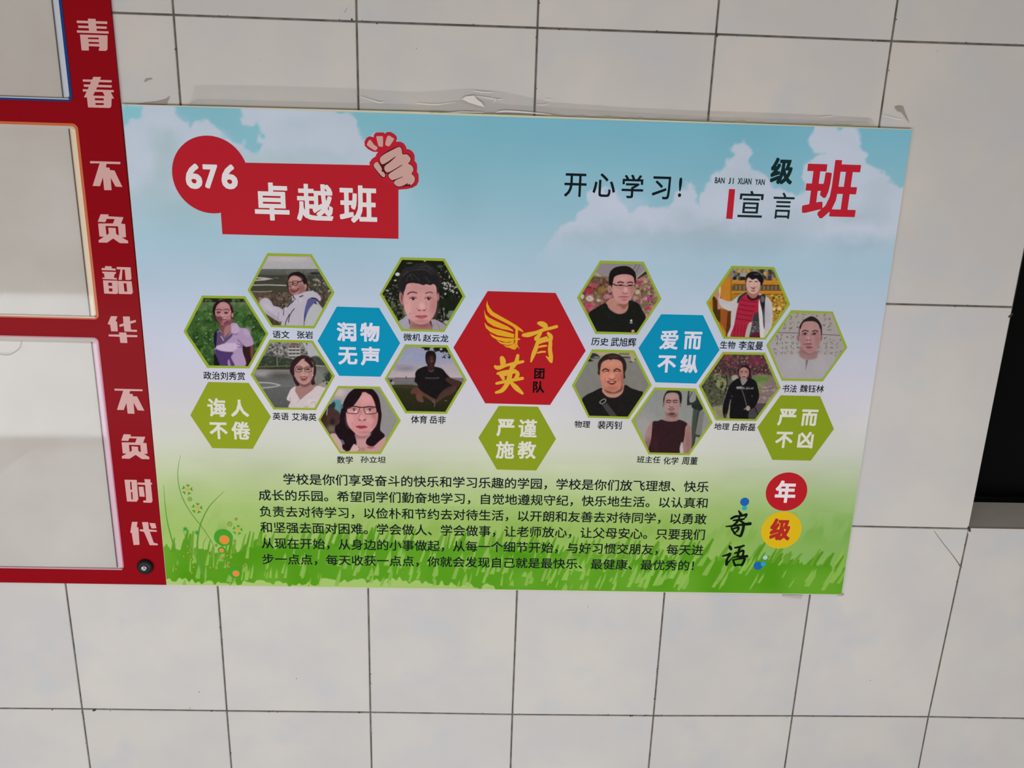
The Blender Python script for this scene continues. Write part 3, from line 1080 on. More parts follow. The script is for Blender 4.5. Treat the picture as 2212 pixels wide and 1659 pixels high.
n1 = (vnoise(PX, PY * .15, 9, 3) - .5) * 14 + (vnoise(PX + PY * .35, PY * .1, 4.5, 8) - .5) * 10 + (vnoise(PX, PY * 0, 34, 2) - .5) * 14
n2 = (vnoise(PX, PY * 0, 7, 12) - .5) * 14 + (vnoise(PX, PY * 0, 22, 13) - .5) * 10
mass = np.clip((PY - edge_y(PX) - n1) / 1.5 + .5, 0, 1) * np.clip((foot_y(PX) + n2 - PY) / 1.5 + .5, 0, 1)
gc = GR + (vnoise(PX, PY, 60, 4)[..., None] - .5) * np.array([24, 16, 24])
cv.C = cv.C * (1 - mass[..., None]) + gc * mass[..., None]
for _ in range(185):                                   # blades standing above the mass, leaning right
    x = g.uniform(365, 1815)
    lean = np.interp(x, [360, 700, 1100, 1500, 1830], [.05, .28, .22, .5, .65]) + g.uniform(-.12, .12)
    h = g.uniform(14, 44) * (1.25 if g.random() < .2 else 1)
    y0 = float(edge_y(x)) + 6
    w = g.uniform(2.5, 7.5)
    c_b = GR * g.uniform(.95, 1.0) if g.random() < .6 else GR2
    cv.p([(x - w, y0), (x + lean * h * .5 - w * .55, y0 - h * .55), (x + lean * h, y0 - h), (x + lean * h + w * .5, y0 - h * .93), (x + lean * h * .6 + w * .5, y0 - h * .5), (x + w, y0)], c_b, b=1.5, sm=False)
LT = np.array((126, 166, 72))
for _ in range(270):                                   # pale gaps between the blades
    x = g.uniform(370, 1815)
    k = np.interp(x, [360, 700, 1100, 1500, 1830], [.08, .22, .28, .5, .6])
    lean = k + g.uniform(-.1, .1)
    y0 = g.uniform(1205, 1268) + (8 if x > 1200 else 0)
    h = g.uniform(10, 40) * (1.2 if x > 1400 else 1)
    w = g.choice([1.2, 1.8, 2.5, 3.5, 5.5]) * g.uniform(.7, 1.2)
    if 1640 < x < 1775 and g.random() < .8:
        continue
    cv.p([(x - w, y0), (x + lean * h * .5 - w * .7, y0 - h * .5), (x + lean * h, y0 - h), (x + lean * h * .7 + w * .6, y0 - h * .5), (x + w, y0 + 1)], LT * g.uniform(.97, 1.04), b=1.4, sm=False)
grid_mesh('meadow_print', PX, PY, cv.C, L1, PM, poster, 'printed green meadow with brushed grass blades')

# flowers, stems and dots at the left foot (crop at 5.027x from 340,960)
SG = 5.027
STEM = ink((86, 138, 50))
for si_, sp_ in enumerate(([(68, 440, 3), (78, 600, 6), (105, 820, 10), (150, 1010, 13), (205, 1190, 12), (262, 1320, 7)],
            [(252, 118, 3), (228, 230, 5), (222, 360, 7), (245, 500, 8), (300, 640, 9), (390, 780, 8), (470, 880, 8), (560, 1010, 7), (610, 1110, 6), (628, 1240, 3)],
            [(728, 508, 3), (640, 590, 7), (560, 680, 10), (500, 790, 12), (462, 890, 15), (438, 1020, 18), (436, 1130, 20), (455, 1260, 26), (488, 1400, 32)],
            [(275, 930, 3), (330, 1060, 5), (400, 1200, 5), (455, 1300, 4)], [(540, 1000, 3), (505, 1060, 6), (495, 1150, 6), (508, 1240, 4)], [(950, 1080, 2), (900, 1180, 5), (830, 1290, 4)])):
    Flat(L2 - .00002 * si_, (340, 960), SG, .4).stroke(sp_).build('plant_stem', STEM, poster)
PET, YEL, ORG = ink((62, 143, 40)), ink((190, 160, 70)), ink((205, 130, 55))


def FF(F):
    return Flat(F, (340, 960), SG, .3)


for cx, cy, r in ((324, 492, 56), (430, 694, 56), (870, 930, 52)):
    yp = FF(L4)
    gp = FF(L3)
    for k in range(5):
        t = math.radians(72 * k - 80)
        c, s_ = math.cos(t), math.sin(t)
        yp.stroke([(cx, cy, r * .24), (cx + c * r * .6, cy + s_ * r * .6, r * .14)], 2)
        gp.poly([(cx + c * r * .40, cy + s_ * r * .40), (cx + c * r * 1.05 - s_ * r * .42, cy + s_ * r * 1.05 + c * r * .42), (cx + c * r * .92, cy + s_ * r * .92), (cx + c * r * 1.05 + s_ * r * .42, cy + s_ * r * 1.05 - c * r * .42)])
    fl_ = gp.build('flower', PET, poster, 'printed flower with five green petals')
    fl_['kind'] = 'stuff'
    yp.build('flower_heart', YEL, fl_, 'yellow star-shaped heart')
for cx, cy, r in ((352, 595, 24), (785, 866, 28)):
    gp = FF(L3)
    for k in range(8):
        t = k * math.pi / 4
        gp.stroke([(cx + r * .5 * math.cos(t), cy + r * .5 * math.sin(t), 4), (cx + r * math.cos(t), cy + r * math.sin(t), 9)], 1)
    gp.disc(cx, cy, r * .62, 16)
    fl_ = gp.build('flower', ink((110, 140, 50)), poster, 'small printed flower head')
    FF(L4).disc(cx, cy, r * .4, 12).build('flower_heart', ink((150, 165, 80)), fl_)
for (x, y, r) in ((302, 920, 34), (430, 958, 32)):
    gp = FF(L3)
    gp.poly([(x + r * (1 if k % 2 else .42) * math.cos(k * math.pi / 6), y + r * (1 if k % 2 else .42) * math.sin(k * math.pi / 6)) for k in range(12)])
    gp.build('star_flower', ink((52, 140, 60)), poster, 'small green star-shaped flower')
for (x, y, r, x2, y2, r2) in ((717, 1012, 92, 727, 1035, 50), (697, 1150, 38, 697, 1152, 24), (845, 1391, 62, 853, 1402, 34)):
    fl_ = FF(L3).disc(x, y, r).build('round_flower', PET, poster, 'round green flower with an orange centre')
    FF(L4).disc(x2, y2, r2).build('flower_heart', ORG, fl_, 'orange centre')
for (x, y) in ((633, 1097), (836, 1050), (285, 1215), (370, 1250), (202, 1353), (395, 1330), (373, 1392), (738, 1300), (780, 1282), (778, 1330), (575, 1337), (650, 1320), (708, 1243), (795, 1198), (553, 1185), (333, 1175), (935, 1318), (327, 1105), (850, 812), (755, 1205)):
    bd_ = FF(L3).disc(x + 3, y, 15, 14).build('flower_bud', ink((84, 128, 40)), poster)
    FF(L4).disc(x, y, 9, 12).build('flower_heart', ink((176, 140, 62)), bd_)

# ---- title label
rl = Flat(L2, (250, 210), 3.16)
rl.poly([(715, 443), (890, 447), (1930, 468), (1930, 967), (728, 935), (718, 800)])
title = rl.build('title_label', ink((170, 30, 42)), poster, 'red oblong class name label')
rc = Flat(L3, (250, 210), 3.16)
rc.disc(646, 531, 265)
rc.build('number_disc', ink((170, 30, 42)), title, 'round red number disc')
WHT = ink((214, 207, 208))
t = Text(L4, (250, 210), 3.16)
t.box('6', 470, 452, 595, 628, .042).box('7', 592, 458, 702, 625, .042).box('6', 716, 458, 836, 630, .042)
t.box('卓', 940, 580, 1190, 846, .025).box('越', 1230, 590, 1487, 851, .024).box('班', 1525, 599, 1786, 862, .026)
t.build('lettering', WHT, title, 'white class number and class name')

SF = 11.06
ff = Flat(L3, (770, 270), SF)
ff.poly([(410, 300), (415, 235), (465, 180), (640, 178), (680, 210), (735, 168), (820, 170), (900, 215), (955, 270), (968, 330), (940, 400), (1050, 400), (1130, 440), (1185, 520), (1195, 575), (1280, 590), (1350, 650), (1390, 730), (1390, 860), (1440, 920), (1452, 1010), (1445, 1115), (1485, 1190),
         (1485, 1350), (1440, 1440), (1340, 1500), (1200, 1530), (985, 1545), (940, 1490), (600, 1300), (330, 1030), (310, 900), (370, 810), (460, 750), (475, 700), (520, 645), (400, 640), (280, 580), (200, 500), (190, 400), (240, 310), (300, 275), (360, 278)])
fist = ff.build('fist_emblem', ink((176, 30, 48)), poster, 'red emblem with a clenched fist')
fd = Flat(L4, (770, 270), SF)
o1 = [(545, 830), (600, 730), (700, 650), (850, 570), (960, 520), (1050, 515), (1095, 570), (1110, 685), (1200, 680), (1270, 730), (1310, 800), (1300, 870), (1255, 910), (1320, 950), (1370, 1020), (1375, 1090), (1335, 1160), (1390, 1230), (1408, 1310), (1370, 1400), (1300, 1455),
      (1180, 1460), (1060, 1480), (960, 1475), (900, 1420), (885, 1340), (810, 1310), (755, 1240), (740, 1170), (700, 1150), (700, 1240), (640, 1270), (580, 1240), (480, 1110), (395, 980), (430, 910), (490, 875), (560, 940)]
fd.poly(catmull(o1, 3, True))
fd.build('fist_outline', ink((78, 20, 24)), fist, 'dark outline of the fist')
SKIN = ink((190, 150, 142))
for P_, nm_ in zip(([(295, 370), (340, 362), (420, 470), (490, 520), (500, 560), (470, 600), (420, 600), (270, 500), (250, 460)], [(475, 290), (500, 268), (600, 268), (632, 290), (632, 500), (610, 518), (550, 515), (520, 480)], [(720, 310), (755, 258), (790, 258), (890, 320), (895, 350), (800, 490), (760, 508), (710, 490), (688, 455)],
           [(410, 975), (440, 910), (490, 882), (530, 920), (580, 990), (610, 1060), (598, 1100), (650, 1130), (685, 1190), (675, 1240), (640, 1245), (590, 1210), (480, 1080)]), ('impact_mark', 'impact_mark', 'impact_mark', 'fist_thumb')):
    Flat(L4 - .0001, (770, 270), SF).poly(catmull(P_, 3, True)).build(nm_, SKIN, fist)
fk = Flat(L4 - .0001, (770, 270), SF)
fk.poly(catmull([(560, 840), (580, 770), (680, 690), (850, 600), (980, 535), (1040, 530), (1080, 580), (1100, 700), (1200, 700), (1270, 760), (1295, 820), (1270, 880), (1235, 920), (1320, 970), (1358, 1040), (1355, 1100), (1318, 1165), (1380, 1230), (1395, 1310), (1360, 1390), (1290, 1440), (1275, 1405), (1225, 1425), (1218, 1385), (1170, 1420),
                 (1060, 1465), (970, 1460), (910, 1410), (898, 1370), (940, 1320), (1100, 1245), (1085, 1238), (880, 1312), (810, 1290), (765, 1220), (780, 1170), (880, 1100), (1082, 970), (1070, 958), (900, 1060), (760, 1130), (700, 1110), (665, 1040), (690, 970), (800, 890), (935, 765), (920, 758), (760, 870), (640, 935), (590, 920)], 3, True))
fk.build('fist_skin', ink((190, 150, 142)), fist, 'pale pink fingers of the fist')

# ---- headline at the right
BK = ink((17, 25, 30))
t = Text(L2, (900, 210), 3.687)
t.box('开', 1172, 605, 1358, 797, .012).box('心', 1398, 605, 1588, 797, .012).box('学', 1628, 615, 1812, 808, .012).box('习', 1870, 630, 2028, 815, .012).box('!', 2080, 640, 2118, 796, .014)
t.build('motto', BK, poster, 'black motto in thin characters under the sky')
t = Text(L2, (1400, 240), 3.687)
t.box('班', 1213, 385, 1708, 865, .026)
big = t.build('heading', ink((178, 32, 48)), poster, 'large red character of the heading')
t = Text(L2, (1400, 240), 3.687)
t.box('级', 965, 370, 1168, 586, .03).box('宣', 710, 633, 928, 850, .005).box('言', 980, 648, 1172, 860, .005).box('BAN', 530, 527, 612, 577, .02).box('J', 638, 531, 660, 580, .03).box('I', 672, 532, 684, 581, .03).box('XUAN', 712, 532, 826, 586, .02).box('YAN', 850, 540, 932, 590, .02)
t.build('lettering', ink((20, 42, 44)), big, 'dark characters and small capitals beside the red one')
fb = Flat(L2, (1400, 240), 3.687)
fb.poly([(645, 620), (693, 623), (672, 860), (621, 857)])
fb.build('heading_bar', ink((178, 32, 48)), big, 'short upright red bar')

# ---- body text
t = Text(L2)
LN = [('学校是你们享受奋斗的快乐和学习乐趣的学园，学校是你们放飞理想、快乐', 612, 1022.5, 1047.5, 1531, 1040, 1064),
      ('成长的乐园。希望同学们勤奋地学习，自觉地遵规守纪，快乐地生活。以认真和', 558.5, 1057.7, 1082, 1528.6, 1074.5, 1098.5),
      ('负责去对待学习，以俭朴和节约去对待生活，以开朗和友善去对待同学，以勇敢', 560.8, 1092.4, 1117, 1526.5, 1109.5, 1133.5),
      ('和坚强去面对困难。学会做人、学会做事，让老师放心，让父母安心。只要我们', 562.3, 1127, 1152, 1522.5, 1143, 1167),
      ('从现在开始，从身边的小事做起，从每一个细节开始，与好习惯交朋友，每天进', 564.8, 1160.8, 1185.5, 1519.4, 1177, 1200.5),
      ('步一点点，每天收获一点点，你就会发现自己就是最快乐、最健康、最优秀的！', 566.6, 1195.7, 1220, 1499, 1210.7, 1233)]
for L_ in LN:
    tt = Text(L2)
    tt.line(*L_, bold=.012)
    tt.build('text_line', BK, poster)

# ---- grade heading at the lower right (crop at 4.88x from 1500,980)
f1 = Flat(L2, (1500, 980), 4.88); f1.disc(971, 402, 203)
rd = f1.build('grade_disc', ink((172, 28, 36)), poster, 'round red disc of the grade heading')
t = Text(L3, (1500, 980), 4.88); t.box('年', 838, 283, 1085, 520, .034); t.build('lettering', WHT, rd)
f1 = Flat(L2, (1500, 980), 4.88); f1.disc(917, 806, 196)
yd = f1.build('grade_disc', ink((204, 168, 26)), poster, 'round yellow disc of the grade heading')
t = Text(L3, (1500, 980), 4.88); t.box('级', 783, 683, 1030, 916, .034); t.build('lettering', ink((168, 40, 34)), yd)
for x, y, r in ((530, 508, 44), (671, 1182, 43)):
    Flat(L2, (1500, 980), 4.88).disc(x, y, r).build('ink_dot', ink((28, 90, 160)), poster, 'dark blue dot')
for x, y, r in ((529, 573, 24), (727, 1162, 25)):
    Flat(L3, (1500, 980), 4.88).disc(x, y, r).build('ink_dot', ink((40, 150, 172)), poster, 'turquoise dot')
f1 = Flat(L3, (1500, 980), 4.88); f1.disc(747, 1095, 22); f1.build('ink_dot', ink((160, 192, 205)), poster, 'pale blue dot')
b = Flat(L3, (1500, 980), 4.88)
b.stroke([(468, 605, 16), (490, 640, 32), (500, 656, 22)])
b.stroke([(388, 685, 22), (430, 664, 26), (490, 656, 22), (548, 642, 28)]).stroke([(548, 645, 22), (545, 662, 18), (520, 690, 10)], 3)
b.stroke([(410, 704, 16), (460, 700, 24), (520, 690, 20)]).stroke([(478, 662, 18), (455, 715, 24), (400, 765, 20), (388, 775, 14)]).stroke([(480, 705, 20), (530, 740, 26)])
b.stroke([(333, 768, 12), (400, 762, 20), (480, 752, 22), (588, 738, 34)])
b.stroke([(393, 792, 22), (428, 846, 22)]).stroke([(395, 796, 16), (462, 778, 22), (462, 800, 22), (440, 826, 18), (415, 838, 14)])
b.stroke([(520, 750, 28), (512, 800, 30), (490, 862, 28), (470, 866, 22), (428, 850, 10)])
b.stroke([(368, 972, 14), (378, 990, 34), (386, 1005, 28), (388, 1015, 14)], 3)
b.stroke([(296, 1080, 12), (340, 1070, 22), (378, 1056, 26), (352, 1100, 22), (340, 1130, 26), (338, 1168, 30)]).stroke([(338, 1165, 24), (375, 1125, 14), (405, 1098, 8)])
b.stroke([(428, 992, 18), (475, 984, 22), (524, 970, 18)]).stroke([(478, 990, 22), (468, 1030, 24), (455, 1080, 24)]).stroke([(424, 1050, 16), (480, 1034, 20), (518, 1024, 22), (508, 1080, 24)]).stroke([(405, 1094, 12), (470, 1086, 20), (555, 1082, 28)])
b.stroke([(408, 1122, 20), (428, 1178, 26)]).stroke([(410, 1122, 16), (470, 1108, 20), (528, 1104, 26), (515, 1150, 28), (498, 1176, 26)]).stroke([(430, 1174, 18), (498, 1172, 20)])
b.build('brush_heading', ink((12, 20, 12)), poster, 'two black brush-written characters')

# ---- badges (outline in crop units, org, scale)
BADGES = [('green', (400, 810), 9.76, [(485, 148), (1340, 168), (1808, 880), (1425, 1558), (575, 1542), (108, 848)], [('诲', 455, 487, 876, 888), ('人', 948, 515, 1350, 886), ('不', 503, 995, 906, 1357), ('倦', 963, 980, 1379, 1367)], (134, 148, 32)),
          ('blue', (680, 650), 9.76, [(465, 120), (1355, 148), (1800, 890), (1385, 1598), (515, 1580), (58, 845)], [('润', 460, 448, 880, 857), ('物', 955, 455, 1370, 867), ('无', 490, 970, 902, 1350), ('声', 965, 965, 1375, 1367)], (8, 134, 170)),
          ('blue', (1370, 665), 9.76, [(570, 135), (1450, 155), (1800, 888), (1305, 1598), (450, 1570), (88, 850)], [('爱', 525, 468, 946, 882), ('而', 1030, 498, 1440, 882), ('不', 480, 1000, 895, 1370), ('纵', 955, 985, 1365, 1377)], (8, 132, 168)),
          ('green', (1630, 845), 9.76, [(550, 88), (1380, 105), (1673, 800), (1185, 1465), (375, 1448), (58, 765)], [('严', 470, 368, 900, 732), ('而', 962, 383, 1352, 737), ('不', 418, 853, 822, 1202), ('凶', 887, 853, 1262, 1207)], (126, 144, 28)),
          ('green', (960, 610), 3.859, [(453, 1030), (780, 1037), (930, 1305), (765, 1568), (437, 1560), (283, 1295)], [('严', 433, 1138, 586, 1285), ('谨', 614, 1140, 773, 1292), ('施', 427, 1323, 584, 1471), ('教', 608, 1323, 766, 1472)], (128, 144, 30))]
wh = {'green': (206, 202, 190), 'blue': (206, 202, 216)}
place = ['at the far left', 'left of centre', 'right of centre', 'at the far right', 'under the red hexagon']
for k, (nm, org, sc, out, chs, colr) in enumerate(BADGES):
    f1 = Flat(L2, org, sc); f1.poly(out)
    bd = f1.build('badge', ink(colr), poster, '%s hexagonal motto badge %s' % (nm, place[k]))
    t = Text(L3, org, sc)
    for c4 in chs:
        t.box(*c4, bold=.026 if c4[0] in '诲倦谨施教爱' else .033)
    t.build('lettering', ink(wh[nm]), bd)

S7 = 3.859
f1 = Flat(L2, (960, 610), S7); f1.poly([(360, 73), (927, 88), (1178, 570), (880, 1022), (340, 1008), (75, 543)])
team = f1.build('team_badge', ink((166, 26, 34)), poster, 'large red hexagonal team badge in the middle')
w = Flat(L3, (960, 610), S7)
for P_ in ([(356, 148), (362, 180), (378, 212), (405, 245), (470, 283), (545, 325), (600, 358), (645, 392), (664, 418), (640, 408), (615, 397), (612, 440), (600, 400), (570, 368), (500, 332), (430, 298), (385, 272), (358, 240), (348, 195)],
           [(330, 226), (345, 268), (370, 292), (410, 312), (470, 340), (530, 368), (572, 398), (577, 410), (540, 400), (480, 388), (410, 365), (360, 332), (338, 292)],
           [(332, 333), (362, 365), (410, 385), (470, 397), (540, 418), (582, 432), (580, 462), (520, 455), (440, 440), (380, 412), (345, 378)],
           [(376, 425), (430, 452), (500, 463), (560, 468), (590, 468), (572, 492), (510, 498), (440, 480), (398, 455)],
           [(432, 480), (480, 500), (540, 502), (583, 488), (572, 515), (525, 524), (470, 512)],
           [(488, 522), (530, 530), (570, 518), (593, 496), (592, 530), (560, 548), (520, 542)],
           [(548, 550), (585, 538), (602, 515), (604, 545), (585, 562)],
           [(592, 395), (613, 400), (612, 462), (636, 474), (612, 482), (607, 515), (628, 558), (598, 525), (588, 480)]):
    w.poly(P_)
w.build('wing_emblem', ink((208, 152, 34)), team, 'golden wing')
b = Flat(L3, (960, 610), S7)
b.stroke([(785, 340, 24), (812, 346, 44), (838, 360, 44), (850, 378, 24)])
b.stroke([(658, 440, 26), (700, 436, 40), (760, 420, 30), (830, 394, 28), (885, 382, 26), (935, 368, 26)])
b.stroke([(805, 405, 30), (790, 440, 30), (765, 470, 34), (800, 478, 30), (850, 462, 26)]).stroke([(865, 425, 24), (885, 450, 36), (888, 475, 28)])
b.stroke([(775, 500, 26), (762, 550, 36), (742, 600, 34), (722, 660, 14)]).stroke([(775, 510, 20), (830, 488, 26), (880, 485, 30), (880, 560, 34), (888, 620, 34), (893, 665, 16)]).stroke([(888, 655, 30), (850, 618, 10)], 3)
b.stroke([(785, 540, 14), (815, 532, 18), (850, 528, 14)]).stroke([(775, 588, 12), (805, 580, 16), (840, 578, 14)])
b.stroke([(480, 632, 36), (488, 660, 48), (485, 700, 30)]).stroke([(422, 700, 20), (450, 712, 36), (520, 690, 24), (600, 672, 28), (655, 660, 22)]).stroke([(612, 610, 26), (600, 660, 34), (572, 712, 22)])
b.stroke([(445, 760, 22), (500, 748, 30), (590, 735, 24)]).stroke([(470, 770, 30), (490, 800, 30)]).stroke([(500, 770, 26), (590, 745, 28), (610, 770, 34), (585, 810, 26)])
b.stroke([(435, 842, 22), (530, 822, 28), (650, 800, 26)]).stroke([(560, 700, 24), (545, 780, 40), (520, 850, 38), (480, 900, 34), (430, 918, 20)]).stroke([(555, 835, 26), (600, 880, 42), (650, 925, 22)])
b.build('brush_heading', ink((206, 158, 48)), team, 'two golden brush-written characters')
t = Text(L3, (960, 610), S7)
t.box('团', 747, 716, 836, 806, .03).box('队', 736, 822, 836, 922, .03)
t.build('lettering', ink((16, 10, 12)), team, 'two small black characters')

# ---- captions (crop units, origin)
CAP = [((390, 620), [('政治刘秀赏', 385, 1438, 1105, 1592)]),
       ((530, 535), [('语文', 460, 1413, 757, 1550), ('张岩', 880, 1418, 1157, 1557)]),
       ((530, 710), [('英语', 463, 1430, 742, 1562), ('艾海英', 790, 1438, 1217, 1577)]),
       ((680, 810), [('数学', 376, 1383, 655, 1515), ('孙立坦', 780, 1385, 1212, 1505)]),
       ((810, 545), [('微机', 483, 1383, 782, 1517), ('赵云龙', 820, 1398, 1255, 1537)]),
       ((825, 715), [('体育', 497, 1440, 772, 1582), ('岳非', 813, 1447, 1090, 1587)]),
       ((1235, 550), [('历史', 333, 1415, 632, 1555), ('武旭辉', 663, 1413, 1105, 1575)]),
       ((1225, 730), [('物理', 123, 1410, 398, 1537), ('裴丙钊', 518, 1413, 937, 1562)]),
       ((1350, 810), [('班主任', 198, 1383, 612, 1508), ('化学', 652, 1398, 918, 1530), ('周董', 968, 1395, 1247, 1537)]),
       ((1515, 560), [('生物', 313, 1393, 587, 1532), ('李玺曼', 630, 1393, 1062, 1552)]),
       ((1500, 730), [('地理', 333, 1450, 602, 1570), ('白新磊', 648, 1452, 1052, 1592)]),
       ((1645, 650), [('书法', 348, 1427, 612, 1567), ('魏钰林', 648, 1430, 1075, 1567)])]
for org, its in CAP:
    t = Text(L2, org, 7.9)
    for (s_, x0, y0, x1, y1) in its:
        t.box(s_, x0, y0, x1, y1, bold=.014, slant=.04)
    t.build('caption', BK, poster)

# ------------------------------------------------------------------ portraits (crop units, 7.9 per photo px)
def shrink(P, q):
    return P


def portrait(k, org, outer, inner, paint, label):
    f1 = Flat(L2, org, 7.9)
    f1.poly(outer, inner[::-1])
    fr = f1.build('portrait_frame', ink((140, 158, 50)), poster, 'green frame around the ' + label)
    ii = np.array(inner, float)
    px = ii / 7.9 + np.array(org)
    x = np.arange(px[:, 0].min() - 3, px[:, 0].max() + 3.1, 0.9)
    y = np.arange(px[:, 1].min() - 3, px[:, 1].max() + 3.1, 0.9)
    PXg, PYg = np.meshgrid(x, y)
    X, Y = (PXg - org[0]) * 7.9, (PYg - org[1]) * 7.9
    cv = Cv(X, Y, (90, 90, 90), b=13)
    paint(cv)
    cv.C += ((fnoise(X, Y, 40, k, 2) - .5) * 7)[..., None]
    c = ii.mean(0)
    keep = seg_field(X, Y, [(*ii[i], *ii[(i + 1) % 6]) for i in range(6)]) < 11
    grid_mesh('portrait_photo', PXg, PYg, cv.C, L1 - .00005, PM, fr, label, keep)


def P1(c):
    c.band(0, 260, (22, 26, 16), (30, 32, 22)).band(260, 380, (84, 92, 72), (62, 88, 50)).band(380, 1700, (56, 88, 42), (40, 66, 28))
    c.tex(0, 200, 1600, 1500, (88, 122, 66), 60, .5, .7, 3, .2).tex(0, 400, 1600, 1500, (28, 48, 20), 75, .5, .7, 8, .2)
    c.dots(260, 120, 400, 1500, 1400, [(98, 135, 78), (80, 115, 60), (35, 60, 25)], 6, 18, 1, .6).dots(14, 200, 450, 1250, 900, [(165, 185, 160)], 8, 16, 4, .7)
    c.p([(560, 470), (545, 380), (580, 290), (650, 238), (740, 222), (820, 250), (875, 320), (898, 410), (885, 470), (860, 560), (700, 640), (600, 570)], (32, 18, 18))
    c.p([(680, 560), (860, 520), (900, 640), (860, 760), (740, 870), (690, 800), (680, 700)], (112, 68, 70)).p([(760, 680), (880, 640), (900, 700), (780, 830), (740, 860)], (150, 105, 108), b=30)
    c.p([(620, 320), (680, 262), (755, 255), (820, 300), (858, 390), (862, 480), (845, 570), (800, 640), (740, 655), (670, 620), (620, 540), (598, 450), (600, 370)], (166, 112, 116))
    c.p([(595, 480), (700, 500), (720, 560), (690, 640), (640, 590), (600, 530)], (104, 62, 66), b=60).p([(740, 600), (830, 560), (820, 630), (745, 655)], (110, 62, 68), b=30).e(745, 320, 90, 45, (184, 134, 138), b=50, a=.7)
    c.e(885, 480, 18, 38, (178, 118, 110)).e(650, 432, 34, 14, (52, 26, 30), a=.9).e(775, 440, 36, 15, (52, 26, 30), a=.9).l([(610, 392), (660, 380), (700, 395)], 12, (70, 40, 42)).l([(735, 390), (790, 378), (830, 395)], 12, (80, 45, 48))
    c.l([(598, 400), (602, 470), (650, 492), (690, 465), (695, 430)], 9, (186, 158, 165)).l([(735, 430), (745, 475), (800, 480), (845, 440), (860, 408)], 9, (186, 158, 165)).l([(695, 425), (735, 430)], 8, (170, 130, 138))
    c.e(715, 490, 26, 22, (190, 140, 142), a=.9).l([(695, 515), (745, 518)], 9, (90, 45, 50)).e(745, 528, 32, 12, (190, 150, 150), a=.8).l([(705, 555), (740, 562), (775, 555)], 14, (112, 48, 56)).e(745, 580, 30, 10, (180, 120, 125), a=.6)
    c.p([(1125, 1010), (1240, 985), (1250, 1120), (1210, 1260), (1150, 1360), (1090, 1350), (1060, 1040)], (48, 24, 26)).p([(1190, 1040), (1240, 1000), (1248, 1130), (1210, 1240)], (104, 66, 58), b=25)
    c.p([(590, 800), (690, 745), (735, 880), (860, 760), (860, 625), (960, 620), (1010, 690), (1110, 710), (1190, 800), (1248, 972), (1125, 1022), (1065, 990), (1060, 1100), (1098, 1360), (650, 1360), (600, 1180), (575, 980)], (160, 136, 168))
    c.p([(600, 800), (690, 760), (735, 880), (860, 800), (880, 840), (760, 950), (690, 1000), (608, 1010)], (86, 66, 104), b=18).p([(600, 1060), (780, 1085), (900, 1120), (860, 1200), (915, 1360), (650, 1360), (600, 1180)], (72, 50, 98), b=22)
    c.p([(830, 1240), (860, 1350), (812, 1350), (805, 1260)], (150, 120, 155)).p([(610, 1010), (780, 960), (960, 960), (1010, 1010), (880, 1100), (720, 1095), (620, 1060)], (184, 164, 188), b=22).p([(885, 650), (950, 635), (1000, 720), (975, 790), (900, 780), (870, 740)], (174, 152, 176), b=34)
    c.l([(860, 790), (940, 812), (980, 790)], 8, (86, 60, 82)).l([(690, 840), (735, 912)], 16, (180, 160, 175)).l([(980, 900), (1060, 985)], 22, (110, 84, 124), a=.7).l([(960, 970), (1050, 1000)], 12, (90, 66, 105)).l([(970, 1020), (1055, 1030)], 12, (90, 66, 105))
    c.p([(590, 760), (620, 770), (605, 1030), (575, 1000), (565, 850)], (26, 20, 44)).p([(575, 1130), (640, 1250), (660, 1350), (575, 1350)], (20, 22, 18)).e(1135, 760, 60, 80, (176, 154, 180), b=50, a=.6)


